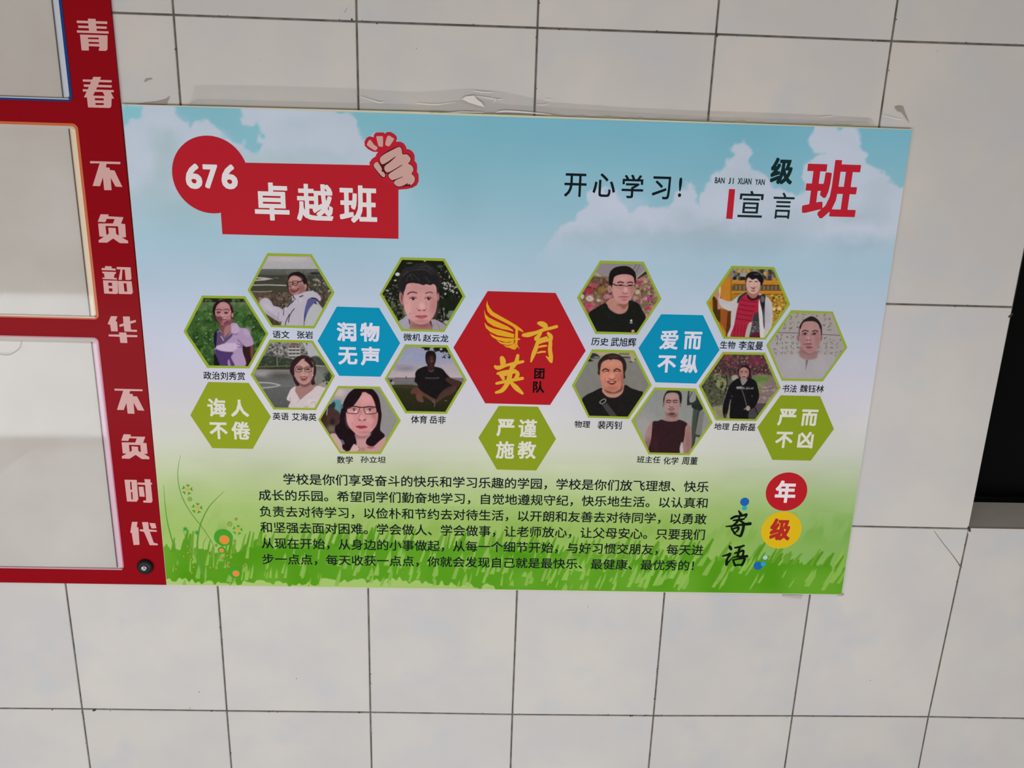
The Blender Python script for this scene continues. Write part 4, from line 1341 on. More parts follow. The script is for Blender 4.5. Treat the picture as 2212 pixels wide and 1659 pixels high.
def P2(c):
    c.band(0, 380, (176, 166, 174), (160, 158, 160)).e(700, 190, 300, 40, (188, 178, 182), b=60, a=.6).band(365, 470, (92, 94, 92), (74, 76, 70)).band(470, 760, (58, 58, 50), (64, 60, 50)).band(760, 1700, (82, 70, 60), (62, 52, 42))
    c.tex(700, 380, 1600, 1400, (110, 106, 96), 34, .5, .7, 3, .2).tex(0, 760, 1600, 1400, (52, 42, 34), 40, .48, .7, 5, .2).tex(0, 780, 700, 1400, (118, 92, 78), 50, .56, .6, 7, .2)
    c.dots(150, 1040, 540, 1480, 1000, [(150, 145, 135), (60, 58, 46), (40, 40, 32)], 8, 22, 2, .7).dots(90, 560, 760, 900, 1050, [(140, 132, 120), (45, 38, 30)], 6, 13, 6, .7).e(1190, 440, 90, 22, (34, 36, 34), a=.9)
    c.p([(180, 500), (330, 508), (480, 530), (330, 560), (150, 570), (160, 545), (280, 535), (170, 520)], (165, 160, 150), sm=False).l([(100, 640), (400, 636), (700, 645)], 20, (160, 156, 148)).l([(120, 748), (300, 752), (450, 742)], 10, (165, 160, 150)).l([(500, 520), (560, 518)], 7, (130, 128, 120))
    c.p([(715, 560), (740, 480), (800, 430), (900, 412), (980, 445), (1030, 500), (1058, 580), (1065, 690), (1045, 730), (1000, 620), (900, 500), (800, 480), (740, 560), (720, 650)], (26, 20, 20)).p([(700, 600), (740, 560), (745, 700), (770, 780), (720, 740), (704, 660)], (60, 44, 42), b=20)
    c.p([(735, 560), (790, 485), (870, 480), (950, 530), (1000, 620), (1040, 640), (1042, 700), (990, 780), (900, 815), (820, 810), (760, 760), (735, 660)], (160, 116, 112)).e(860, 530, 90, 34, (184, 140, 134), b=40, a=.7)
    c.e(960, 700, 60, 80, (116, 74, 72), b=60, a=.6).e(790, 745, 60, 50, (110, 68, 66), b=50, a=.6).e(1030, 650, 18, 34, (170, 124, 116), a=.8)
    c.glasses((768, 630), (852, 608), 40, 36, (34, 20, 20), 10).l([(895, 590), (970, 568)], 16, (40, 24, 24)).l([(750, 638), (785, 630)], 8, (40, 22, 22)).l([(830, 612), (875, 606)], 8, (40, 22, 22))
    c.e(815, 670, 26, 28, (182, 134, 130), a=.8).p([(770, 705), (840, 720), (915, 690), (890, 740), (830, 762), (785, 740)], (88, 38, 40)).l([(785, 722), (840, 732), (890, 712)], 8, (170, 130, 128)).l([(930, 660), (945, 710)], 8, (120, 78, 76), a=.7)
    J_ = (172, 164, 176)
    c.p([(200, 870), (240, 900), (230, 850), (300, 860), (330, 850), (300, 900), (240, 930)], (150, 108, 100)).p([(240, 930), (300, 870), (370, 860), (440, 920), (480, 990), (560, 1010), (640, 1060), (660, 1140), (640, 1240), (570, 1260), (430, 1180), (330, 1110), (250, 990)], J_)
    c.p([(640, 1060), (700, 1000), (800, 900), (790, 820), (900, 800), (1000, 760), (1080, 740), (1170, 745), (1270, 820), (1290, 900), (1240, 930), (1320, 1050), (1300, 1150), (1170, 1360), (640, 1360), (660, 1150)], J_)
    c.p([(1080, 870), (1190, 860), (1250, 910), (1180, 940), (1100, 1040), (1040, 1170), (1015, 1260), (1000, 1180), (1010, 1080), (1040, 960)], (82, 82, 130)).l([(1130, 860), (1200, 868), (1250, 915)], 18, (28, 28, 52)).l([(1190, 940), (1240, 990)], 26, (24, 26, 36)).l([(1020, 1130), (1005, 1240), (1002, 1330)], 10, (40, 42, 66))
    c.l([(810, 815), (830, 860), (862, 890)], 16, (24, 22, 26)).l([(825, 905), (760, 960), (715, 1010)], 18, (28, 26, 32)).l([(930, 840), (980, 818)], 16, (34, 34, 40)).l([(835, 1040), (760, 1150), (735, 1270)], 12, (44, 38, 46)).l([(750, 1140), (690, 1270), (688, 1330)], 12, (34, 30, 40)).l([(655, 1060), (650, 1150)], 10, (50, 46, 56)).l([(570, 1110), (555, 1230)], 14, (130, 122, 136), a=.7)
    c.p([(1110, 1020), (1220, 960), (1310, 1060), (1230, 1240), (1160, 1350), (1020, 1350), (1040, 1180)], (168, 168, 170), b=20).e(900, 900, 70, 40, (186, 180, 190), b=40, a=.6).e(400, 1020, 90, 30, (186, 178, 190), b=40, a=.6, rot=.7).e(470, 1170, 120, 26, (140, 132, 146), b=40, a=.6, rot=.6).l([(900, 880), (905, 930)], 8, (120, 110, 124))


def P3(c):
    c.band(0, 560, (120, 116, 116), (110, 106, 104)).p([(950, 200), (1200, 200), (1400, 560), (1100, 560), (1060, 400)], (164, 162, 166), sm=False).tex(350, 200, 1060, 560, (160, 156, 150), 34, .5, .8, 2, .15).tex(350, 200, 1060, 560, (58, 56, 54), 30, .52, .9, 6, .12)
    c.p([(735, 290), (940, 290), (940, 540), (735, 540)], (150, 146, 142), sm=False)
    for y in (310, 365, 425, 485):
        c.l([(735, y + 26), (940, y + 28)], 12, (180, 176, 172))
        for x in (770, 830, 895):
            c.p([(x - 26, y - 12), (x + 26, y - 12), (x + 26, y + 14), (x - 26, y + 14)], (68, 64, 60), sm=False)
    c.p([(740, 290), (800, 240), (880, 245), (940, 290)], (112, 78, 76), sm=False)
    c.band(550, 680, (50, 54, 46), (44, 50, 38), x1=830).p([(210, 640), (290, 480), (420, 460), (620, 490), (830, 530), (830, 680), (200, 700)], (48, 54, 44), b=20).p([(1110, 500), (1230, 470), (1330, 560), (1380, 640), (1120, 640)], (56, 62, 52), b=20).tex(200, 460, 1400, 660, (92, 96, 84), 28, .52, .6, 9, .2)
    c.l([(540, 490), (545, 630)], 10, (140, 138, 130)).l([(215, 655), (500, 640), (800, 634)], 12, (104, 110, 60)).l([(1190, 628), (1360, 642)], 16, (158, 156, 150)).band(662, 700, (40, 40, 36), (66, 62, 60))
    c.band(700, 1700, (120, 114, 112), (70, 68, 70)).band(780, 1000, (92, 90, 88), (100, 99, 98), x1=830).band(1000, 1700, (90, 90, 90), (66, 64, 66), x1=830)
    c.e(280, 770, 140, 60, (150, 146, 144), b=90, a=.8).e(600, 800, 150, 50, (70, 70, 64), b=90, a=.7).e(250, 850, 120, 30, (88, 84, 82), b=50, a=.6).l([(230, 918), (400, 925), (520, 945), (590, 965)], 20, (160, 160, 158)).l([(590, 965), (470, 995), (280, 1012)], 22, (150, 150, 148)).tex(300, 1150, 830, 1350, (96, 94, 92), 40, .5, .6, 3, .2)
    c.band(640, 1400, (96, 96, 92), (118, 112, 108), x0=1150).e(1250, 820, 120, 120, (118, 118, 112), b=90, a=.7).p([(1350, 830), (1400, 740), (1500, 740), (1500, 860), (1420, 890)], (48, 54, 42), b=24).dots(30, 1330, 740, 1480, 900, [(30, 36, 26), (90, 96, 80)], 8, 20, 3).p([(1240, 960), (1400, 900), (1420, 940), (1360, 1030)], (140, 132, 126), b=20).e(1390, 935, 14, 20, (50, 44, 42))
    c.p([(760, 690), (790, 580), (850, 500), (930, 462), (1020, 455), (1110, 490), (1170, 560), (1205, 660), (1205, 760), (1175, 860), (1190, 945), (1120, 950), (1090, 850), (900, 850), (930, 960), (880, 975), (830, 900), (800, 800), (765, 750)], (44, 26, 28)).e(980, 520, 110, 34, (70, 46, 46), b=40, a=.6, rot=-.2)
    c.p([(920, 870), (1100, 870), (1130, 960), (1230, 990), (1150, 1140), (950, 1220), (860, 1100), (850, 1010), (930, 960)], (150, 110, 106)).p([(940, 900), (1100, 890), (1100, 960), (1010, 1000), (930, 960)], (112, 74, 72), b=26)
    c.face(1000, 735, 320, 410, (176, 134, 126), (104, 66, 62), lip=(126, 66, 68), look=-.02, ey=-.1, brow=False)
    c.p([(850, 640), (940, 540), (1010, 470), (870, 500), (800, 620), (820, 700)], (44, 26, 28)).p([(1010, 540), (1060, 580), (1130, 660), (1165, 640), (1120, 540), (1040, 490)], (44, 26, 28))
    c.l([(865, 650), (910, 636), (960, 650)], 8, (70, 42, 42)).l([(1030, 655), (1080, 640), (1120, 655)], 8, (70, 42, 42)).l([(880, 690), (950, 686)], 10, (40, 26, 30)).l([(1030, 690), (1095, 684)], 10, (40, 26, 30)).glasses((910, 700), (1072, 700), 58, 38, (30, 26, 34), 8)
    c.l([(930, 830), (1000, 822), (1065, 828)], 9, (80, 36, 38)).p([(935, 826), (1060, 826), (1030, 862), (970, 862)], (120, 62, 62)).e(995, 836, 36, 7, (190, 170, 168)).e(845, 800, 10, 20, (170, 124, 116)).e(1150, 795, 10, 14, (190, 170, 165))
    c.p([(860, 985), (850, 1060), (900, 1150), (940, 1210), (1010, 1150), (1130, 1060), (1220, 975), (1320, 1000), (1370, 1040), (1200, 1360), (760, 1360), (765, 1250), (705, 1205), (750, 1080), (790, 1020)], (192, 178, 180)).l([(770, 1250), (760, 1180)], 10, (150, 138, 142)).e(1130, 1250, 110, 50, (202, 188, 190), b=60, a=.6).l([(940, 1200), (880, 1260)], 9, (160, 148, 152)).l([(1120, 1270), (1180, 1250), (1200, 1300)], 8, (140, 130, 132)).e(1040, 1335, 34, 10, (150, 152, 60), a=.7).e(930, 1165, 20, 34, (150, 112, 110), b=20, a=.6)


def P4(c):
    c.band(0, 500, (176, 158, 160), (150, 140, 142), x1=760).band(0, 1500, (140, 134, 130), (128, 122, 120), x0=900).p([(960, 200), (1130, 240), (1450, 760), (1220, 1080), (1130, 940), (1100, 500)], (134, 130, 128), b=40)
    c.p([(300, 440), (440, 430), (450, 560), (430, 680), (360, 620), (310, 520)], (84, 130, 136), b=30).e(420, 300, 90, 60, (196, 172, 168), b=60, a=.7).p([(220, 560), (320, 460), (350, 520), (300, 620)], (36, 46, 48), b=20).p([(90, 770), (230, 560), (420, 640), (420, 800), (340, 1000), (230, 980), (150, 880)], (66, 44, 42), b=30)
    c.e(300, 800, 40, 60, (36, 24, 26), b=40, a=.8).e(150, 740, 50, 90, (60, 30, 16), b=40, a=.8).e(290, 920, 80, 60, (110, 98, 88), b=60, a=.8).l([(215, 570), (205, 680)], 16, (140, 136, 132)).p([(270, 1010), (360, 1010), (460, 1160), (520, 1320), (400, 1320), (300, 1120)], (184, 150, 148), b=18)
    H_ = (26, 14, 18)
    c.p([(700, 225), (850, 215), (980, 240), (1070, 340), (1110, 450), (1130, 600), (1140, 700), (1115, 900), (1130, 960), (1195, 1035), (1110, 1130), (1040, 1200), (960, 1220), (880, 1180), (870, 1120), (960, 1000), (760, 980), (720, 1100), (700, 1180), (655, 1180), (650, 1260), (560, 1300), (480, 1260), (470, 1190), (510, 1180), (480, 1110), (420, 1090), (350, 970), (350, 880),
         (415, 820), (430, 700), (450, 590), (480, 560), (490, 470), (540, 370), (600, 290)], H_)
    c.p([(700, 980), (920, 980), (880, 1110), (880, 1180), (980, 1230), (1100, 1130), (1200, 1060), (1210, 1110), (1110, 1330), (560, 1330), (650, 1260), (660, 1180), (720, 1190)], (180, 134, 132)).p([(700, 1000), (920, 990), (870, 1080), (780, 1090), (715, 1080)], (150, 104, 104), b=40)
    c.p([(660, 1190), (730, 1220), (760, 1270), (700, 1310), (600, 1310)], (196, 156, 154), b=16).e(950, 1235, 60, 22, (140, 80, 86), b=20, a=.8).l([(740, 1220), (770, 1260), (740, 1300)], 6, (110, 60, 66)).e(820, 1270, 40, 34, (150, 104, 104), b=30, a=.6)
    c.p([(790, 310), (900, 300), (980, 350), (1030, 450), (1060, 560), (1080, 680), (1060, 830), (1000, 930), (920, 1010), (840, 1040), (740, 1030), (650, 960), (570, 860), (540, 740), (540, 600), (620, 560), (720, 450)], (190, 132, 132))
    c.e(870, 400, 110, 80, (204, 150, 146), b=90, a=.7).e(1010, 740, 50, 130, (150, 92, 94), b=70, a=.6).e(600, 760, 60, 110, (206, 150, 150), b=80, a=.6).e(960, 780, 60, 60, (206, 148, 146), b=60, a=.6)
    c.p([(560, 520), (700, 460), (780, 360), (800, 300), (700, 300), (580, 400), (520, 560), (545, 640)], H_).p([(880, 300), (960, 350), (1020, 470), (1050, 600), (1075, 640), (1090, 500), (1040, 350), (960, 270)], H_)
    c.l([(640, 555), (700, 545), (750, 560)], 12, (90, 44, 46), a=.7).l([(870, 560), (940, 548), (1010, 565)], 12, (90, 44, 46), a=.7)
    for x in (672, 942):
        c.e(x, 592, 52, 18, (214, 184, 184), a=.9).e(x, 592, 24, 20, (36, 16, 20)).l([(x - 54, 590), (x, 568), (x + 54, 588)], 8, (48, 20, 24)).e(x + 8, 588, 5, 5, (210, 190, 190))
    c.p([(545, 560), (620, 540), (760, 548), (760, 600), (735, 650), (660, 658), (560, 645)], (200, 150, 150), a=.18)
    for L_ in ([(548, 556), (552, 640), (600, 655), (700, 660), (740, 640), (770, 556)], [(835, 560), (855, 640), (900, 664), (1000, 662), (1055, 640), (1068, 560)]):
        c.l(L_, 10, (48, 14, 26))
    c.l([(548, 548), (650, 532), (770, 550), (835, 552), (930, 540), (1068, 552)], 15, (40, 10, 20)).e(700, 632, 22, 14, (225, 190, 190), a=.8).e(895, 640, 20, 12, (225, 190, 190), a=.8)
    c.l([(790, 600), (760, 700), (748, 740)], 14, (150, 92, 94), a=.7).e(800, 730, 40, 40, (206, 146, 144), b=30, a=.8).e(765, 766, 16, 9, (84, 24, 32)).e(850, 768, 16, 9, (84, 24, 32)).l([(740, 740), (760, 775), (810, 785), (860, 775), (875, 745)], 7, (150, 84, 88), a=.8)
    c.p([(700, 880), (760, 862), (800, 868), (840, 862), (895, 890), (830, 912), (780, 918), (740, 905)], (160, 50, 62)).l([(700, 882), (800, 886), (895, 890)], 6, (120, 30, 44)).e(640, 826, 6, 6, (120, 60, 66)).e(860, 980, 100, 20, (150, 96, 98), b=30, a=.5)


def P5(c):
    c.band(0, 1700, (22, 24, 16), (30, 34, 22)).tex(100, 800, 560, 1250, (84, 92, 64), 50, .44, .8, 3, .15).tex(1080, 950, 1500, 1300, (120, 134, 116), 60, .4, .8, 5, .15)
    c.dots(150, 130, 300, 520, 1100, [(120, 118, 108), (60, 62, 46), (10, 10, 6)], 6, 20, 1, .8).dots(120, 1080, 200, 1480, 800, [(110, 112, 104), (44, 48, 34), (10, 10, 6)], 6, 18, 2, .8).dots(26, 1150, 520, 1400, 720, [(170, 170, 168)], 8, 20, 5, .9).e(385, 375, 40, 30, (190, 186, 188), b=14).e(345, 480, 22, 14, (170, 168, 165)).e(205, 650, 24, 10, (180, 178, 176)).e(590, 185, 50, 14, (90, 92, 84)).e(1110, 240, 50, 24, (64, 68, 56)).e(850, 145, 20, 16, (150, 150, 150)).e(1270, 420, 14, 30, (140, 140, 136))
    c.l([(1140, 960), (1160, 1100), (1150, 1220)], 26, (18, 18, 14)).l([(1230, 980), (1200, 1100), (1170, 1220)], 22, (18, 18, 14)).l([(1060, 1040), (1100, 1130), (1120, 1200)], 16, (18, 18, 14)).e(1220, 1190, 60, 30, (176, 174, 172), b=20, a=.7)
    c.p([(400, 1190), (480, 1130), (560, 1080), (640, 1200), (640, 1360), (440, 1360)], (152, 148, 164)).p([(930, 1190), (1000, 1140), (1120, 1190), (1200, 1250), (1180, 1360), (920, 1360)], (150, 138, 150)).l([(580, 1150), (600, 1230), (625, 1310)], 16, (40, 22, 22)).p([(930, 1190), (960, 1180), (975, 1330), (930, 1330)], (44, 22, 26)).l([(1060, 1200), (1110, 1320)], 10, (120, 110, 124))
    c.p([(400, 640), (395, 480), (440, 360), (520, 260), (620, 245), (700, 195), (820, 180), (940, 215), (1040, 300), (1110, 420), (1112, 520), (1090, 620), (1075, 740), (1050, 640), (1020, 550), (900, 540), (780, 530), (620, 500), (540, 560), (510, 640), (480, 760), (430, 720)], (38, 36, 36))
    c.p([(600, 1050), (940, 1050), (930, 1180), (960, 1330), (620, 1330), (600, 1200)], (156, 106, 104)).e(810, 1250, 150, 40, (120, 76, 74), b=50, a=.7)
    c.e(450, 790, 34, 110, (160, 112, 108), rot=-.15).e(455, 780, 12, 60, (100, 60, 60), rot=-.15).e(1078, 760, 22, 70, (158, 108, 104))
    c.p([(520, 560), (640, 520), (900, 535), (1030, 560), (1055, 700), (1060, 860), (1030, 1030), (960, 1150), (860, 1220), (740, 1225), (640, 1180), (560, 1100), (500, 960), (480, 800), (500, 650)], (190, 138, 136))
    c.e(560, 950, 60, 150, (208, 158, 154), b=80, a=.6).e(1000, 900, 60, 180, (160, 104, 102), b=90, a=.6).e(780, 620, 180, 60, (174, 124, 122), b=80, a=.5).e(800, 1180, 120, 30, (150, 98, 96), b=40, a=.5)
    c.p([(410, 560), (480, 420), (620, 330), (800, 300), (960, 340), (1080, 440), (1090, 560), (1060, 600), (1010, 530), (950, 560), (880, 545), (820, 560), (760, 540), (700, 530), (600, 520), (540, 550), (500, 660), (440, 640)], (30, 28, 28))
    for L_ in ([(620, 370), (560, 420), (530, 500)], [(640, 360), (700, 420), (760, 490)], [(700, 300), (860, 300), (980, 380)], [(760, 260), (880, 240), (960, 290)], [(480, 400), (560, 330)], [(860, 420), (940, 520)], [(600, 380), (640, 470)]):
        c.l(L_, 8, (88, 86, 88), a=.6)
    c.l([(560, 715), (600, 685), (660, 680), (710, 695)], 22, (70, 38, 40), a=.85).l([(870, 698), (930, 680), (980, 690)], 20, (84, 50, 52), a=.8)
    for x in (648, 912):
        c.e(x, 770, 66, 26, (160, 106, 104), a=.7).e(x, 795, 52, 20, (196, 168, 168)).e(x + 5, 792, 28, 24, (34, 16, 18)).l([(x - 62, 795), (x, 766), (x + 58, 788)], 9, (70, 34, 38)).e(x + 12, 784, 6, 6, (200, 180, 180))
    c.l([(720, 960), (740, 990), (800, 985), (860, 985), (878, 955)], 8, (140, 84, 84)).e(800, 920, 46, 60, (210, 158, 152), b=40, a=.8).e(760, 992, 20, 8, (100, 40, 44)).e(840, 992, 18, 8, (100, 40, 44)).l([(870, 830), (880, 900)], 22, (170, 112, 110), a=.5)
    c.p([(690, 1092), (760, 1068), (800, 1078), (840, 1066), (895, 1088), (860, 1120), (800, 1138), (740, 1125)], (172, 92, 94)).l([(690, 1092), (800, 1098), (895, 1088)], 7, (96, 34, 40)).e(600, 1050, 5, 5, (90, 40, 44)).e(625, 545, 4, 4, (90, 40, 44))


def P6(c):
    c.band(0, 600, (128, 136, 162), (150, 146, 162)).band(600, 820, (160, 150, 158), (170, 158, 162)).e(700, 440, 300, 90, (132, 140, 172), b=160, a=.7).e(400, 640, 170, 44, (122, 114, 128), b=60, a=.8).e(300, 590, 90, 20, (140, 132, 142), b=40, a=.8).e(1150, 620, 200, 60, (164, 152, 162), b=90, a=.7).e(450, 440, 130, 30, (146, 148, 166), b=60, a=.6)
    c.dots(120, 900, 270, 1180, 345, [(18, 18, 14), (34, 30, 20)], 8, 24, 1, .95).dots(16, 690, 270, 830, 310, [(18, 18, 14)], 10, 26, 3, .95).dots(30, 1030, 330, 1180, 460, [(26, 26, 24)], 6, 16, 4, .9).e(1010, 310, 24, 18, (170, 168, 170))
    c.band(800, 940, (110, 106, 110), (96, 92, 94)).l([(230, 800), (420, 806), (560, 800)], 12, (120, 66, 74)).p([(395, 800), (412, 768), (430, 800)], (110, 60, 64), sm=False).e(160, 850, 22, 20, (24, 20, 20)).e(185, 885, 26, 30, (140, 134, 132)).band(930, 1700, (44, 44, 24), (26, 22, 14)).p([(120, 930), (330, 915), (560, 925), (560, 980), (150, 970)], (54, 52, 30), b=16)
    B_ = (22, 18, 20)
    c.p([(570, 780), (570, 720), (610, 660), (700, 615), (780, 598), (880, 605), (1020, 640), (1110, 740), (1200, 820), (1330, 860), (1380, 930), (1270, 1000), (1080, 1020), (1060, 1120), (900, 1180), (700, 1100), (640, 1000), (600, 900), (555, 860)], B_)
    c.p([(1130, 790), (1220, 820), (1340, 880), (1290, 960), (1160, 900), (1080, 830)], (64, 40, 36), b=20).p([(745, 400), (770, 350), (830, 335), (890, 350), (922, 410), (920, 500), (900, 570), (870, 610), (800, 610), (765, 560), (745, 500)], (26, 18, 18)).e(835, 510, 62, 82, (58, 34, 34), b=40).e(850, 490, 22, 60, (84, 52, 50), b=30, a=.7)
    c.p([(780, 590), (890, 590), (890, 650), (840, 690), (790, 660)], (50, 30, 30)).l([(800, 670), (840, 695), (885, 665)], 9, (120, 96, 96)).l([(800, 478), (830, 474)], 7, (24, 14, 14)).l([(856, 474), (888, 478)], 7, (24, 14, 14)).e(848, 515, 14, 16, (100, 66, 62), a=.7).l([(822, 548), (850, 553), (878, 548)], 7, (30, 16, 16))
    c.l([(745, 800), (860, 808), (970, 800)], 26, (96, 92, 96), a=.5)
    S_ = (88, 54, 46)
    c.p([(490, 1050), (520, 990), (600, 960), (680, 1030), (780, 1090), (880, 1150), (930, 1180), (900, 1230), (820, 1180), (700, 1110), (700, 1200), (640, 1210), (590, 1160), (570, 1080), (510, 1075)], S_).p([(930, 1170), (1000, 1060), (1100, 980), (1230, 930), (1290, 960), (1200, 1070), (1080, 1120), (980, 1190), (930, 1230), (890, 1220)], (72, 48, 42))
    c.e(640, 1120, 50, 70, (104, 66, 56), b=40, a=.6).e(1150, 980, 100, 30, (60, 40, 38), b=40, a=.6, rot=-.5).e(690, 1190, 24, 30, (96, 72, 66), a=.7).l([(870, 1200), (900, 1240), (895, 1290)], 12, (120, 116, 116), a=.8).e(1090, 1190, 20, 8, (110, 108, 108), a=.8)


def P7(c):
    c.band(0, 500, (150, 138, 140), (120, 110, 110)).p([(430, 210), (480, 150), (1230, 160), (1280, 270), (1110, 430), (600, 380)], (132, 124, 128), b=30).p([(390, 330), (430, 300), (570, 420), (540, 460)], (160, 146, 130), sm=False).p([(1100, 420), (1260, 280), (1300, 330), (1110, 440)], (46, 38, 34), sm=False).p([(1110, 370), (1240, 262), (1262, 282), (1110, 405)], (150, 140, 128), sm=False).l([(1110, 165), (1050, 250)], 7, (80, 72, 72)).l([(1165, 165), (1100, 300)], 7, (80, 72, 72))
    F_ = [(0, 480), (330, 380), (620, 350), (640, 560), (700, 900), (300, 1050)]
    c.p([(100, 740), (330, 370), (620, 380), (700, 800), (560, 860), (300, 1040)], (104, 84, 62), b=20, sm=False).p([(1070, 460), (1270, 330), (1500, 750), (1250, 1080), (1130, 800), (1050, 700)], (116, 96, 76), b=20, sm=False)
    c.dots(230, 140, 400, 680, 1000, [(150, 74, 82), (172, 104, 110), (96, 86, 50), (70, 60, 40), (130, 110, 70), (60, 30, 34)], 12, 34, 1, .75).dots(260, 1060, 400, 1480, 1080, [(168, 118, 112), (150, 130, 100), (90, 90, 60), (70, 64, 44), (176, 150, 130), (140, 70, 80)], 10, 30, 2, .75)
    for (x, y, rx, ry, q) in ((290, 625, 90, 50, (150, 40, 62)), (310, 750, 62, 50, (190, 176, 172)), (180, 715, 34, 42, (186, 172, 168)), (605, 715, 60, 42, (176, 100, 128)), (370, 520, 90, 40, (160, 70, 84)), (280, 880, 70, 60, (166, 62, 88)), (350, 930, 60, 40, (172, 84, 104)), (1310, 750, 74, 32, (170, 50, 104)), (1255, 748, 34, 30, (196, 140, 160)), (1310, 910, 54, 26, (176, 48, 78)), (1140, 470, 70, 30, (160, 52, 80)),
                          (1120, 640, 36, 40, (184, 168, 140)), (1270, 1030, 28, 34, (180, 104, 128)), (460, 780, 34, 26, (186, 156, 152)), (510, 600, 70, 46, (130, 96, 52)), (390, 420, 60, 44, (88, 80, 56)), (1090, 740, 50, 36, (176, 122, 112))):
        c.e(x, y, rx, ry, q, b=18, a=.9).dots(5, x - rx * .6, y - ry * .6, x + rx * .6, y + ry * .6, [tuple(min(255, v_ + 22) for v_ in q), tuple(int(v_ * .75) for v_ in q)], 6, 13, int(x), .7)
    c.p([(640, 520), (632, 400), (660, 290), (740, 220), (860, 195), (970, 205), (1060, 270), (1095, 350), (1095, 430), (1080, 500), (1000, 350), (740, 360), (720, 520), (690, 570), (665, 520)], (24, 20, 18))
    c.e(650, 590, 36, 60, (172, 122, 116)).e(650, 590, 14, 36, (130, 84, 80), a=.7)
    c.p([(690, 740), (980, 760), (970, 880), (930, 960), (850, 1010), (760, 1000), (650, 920), (580, 840)], (172, 120, 108)).p([(780, 850), (970, 800), (960, 860), (890, 930), (820, 880)], (134, 86, 70), b=40)
    c.p([(740, 380), (860, 335), (990, 345), (1055, 390), (1070, 500), (1068, 600), (1040, 700), (990, 790), (920, 845), (840, 840), (760, 790), (710, 700), (690, 600), (700, 480)], (180, 128, 124))
    c.e(860, 410, 110, 44, (198, 148, 142), b=60, a=.6).e(760, 640, 60, 100, (190, 138, 130), b=60, a=.5).e(1030, 600, 34, 110, (146, 94, 90), b=50, a=.6).p([(640, 500), (700, 430), (740, 370), (860, 330), (1000, 340), (1060, 380), (1080, 300), (960, 230), (780, 240), (660, 330)], (24, 20, 18))
    c.l([(790, 480), (830, 466), (880, 480)], 20, (50, 28, 28)).l([(955, 482), (1000, 468), (1040, 480)], 18, (50, 28, 28)).l([(700, 500), (760, 525)], 18, (30, 20, 26)).l([(760, 530), (830, 515), (905, 535), (935, 540), (1000, 520), (1078, 530)], 10, (40, 26, 34)).l([(760, 530), (800, 568), (870, 565), (905, 535)], 6, (130, 90, 92)).l([(940, 545), (980, 572), (1050, 562), (1075, 530)], 6, (130, 90, 92))
    c.e(835, 524, 36, 12, (40, 22, 26)).e(995, 528, 34, 12, (40, 22, 26)).e(920, 600, 28, 50, (202, 152, 144), b=24, a=.8).l([(868, 650), (900, 668), (945, 662)], 10, (110, 62, 62)).l([(808, 722), (880, 716), (962, 722)], 10, (92, 40, 44)).p([(820, 722), (950, 722), (920, 745), (860, 742)], (168, 100, 102)).e(900, 772, 36, 10, (130, 80, 78), b=16, a=.8)
    c.p([(575, 830), (640, 930), (740, 1000), (830, 1015), (920, 990), (965, 910), (975, 790), (1060, 795), (1150, 850), (1210, 960), (1260, 1090), (1120, 1340), (420, 1340), (290, 1030), (400, 920)], (24, 24, 20)).e(1015, 1125, 18, 18, (196, 192, 186)).p([(1000, 1140), (1030, 1140), (1036, 1176), (990, 1172)], (120, 124, 116)).e(1045, 1305, 28, 24, (182, 140, 134))


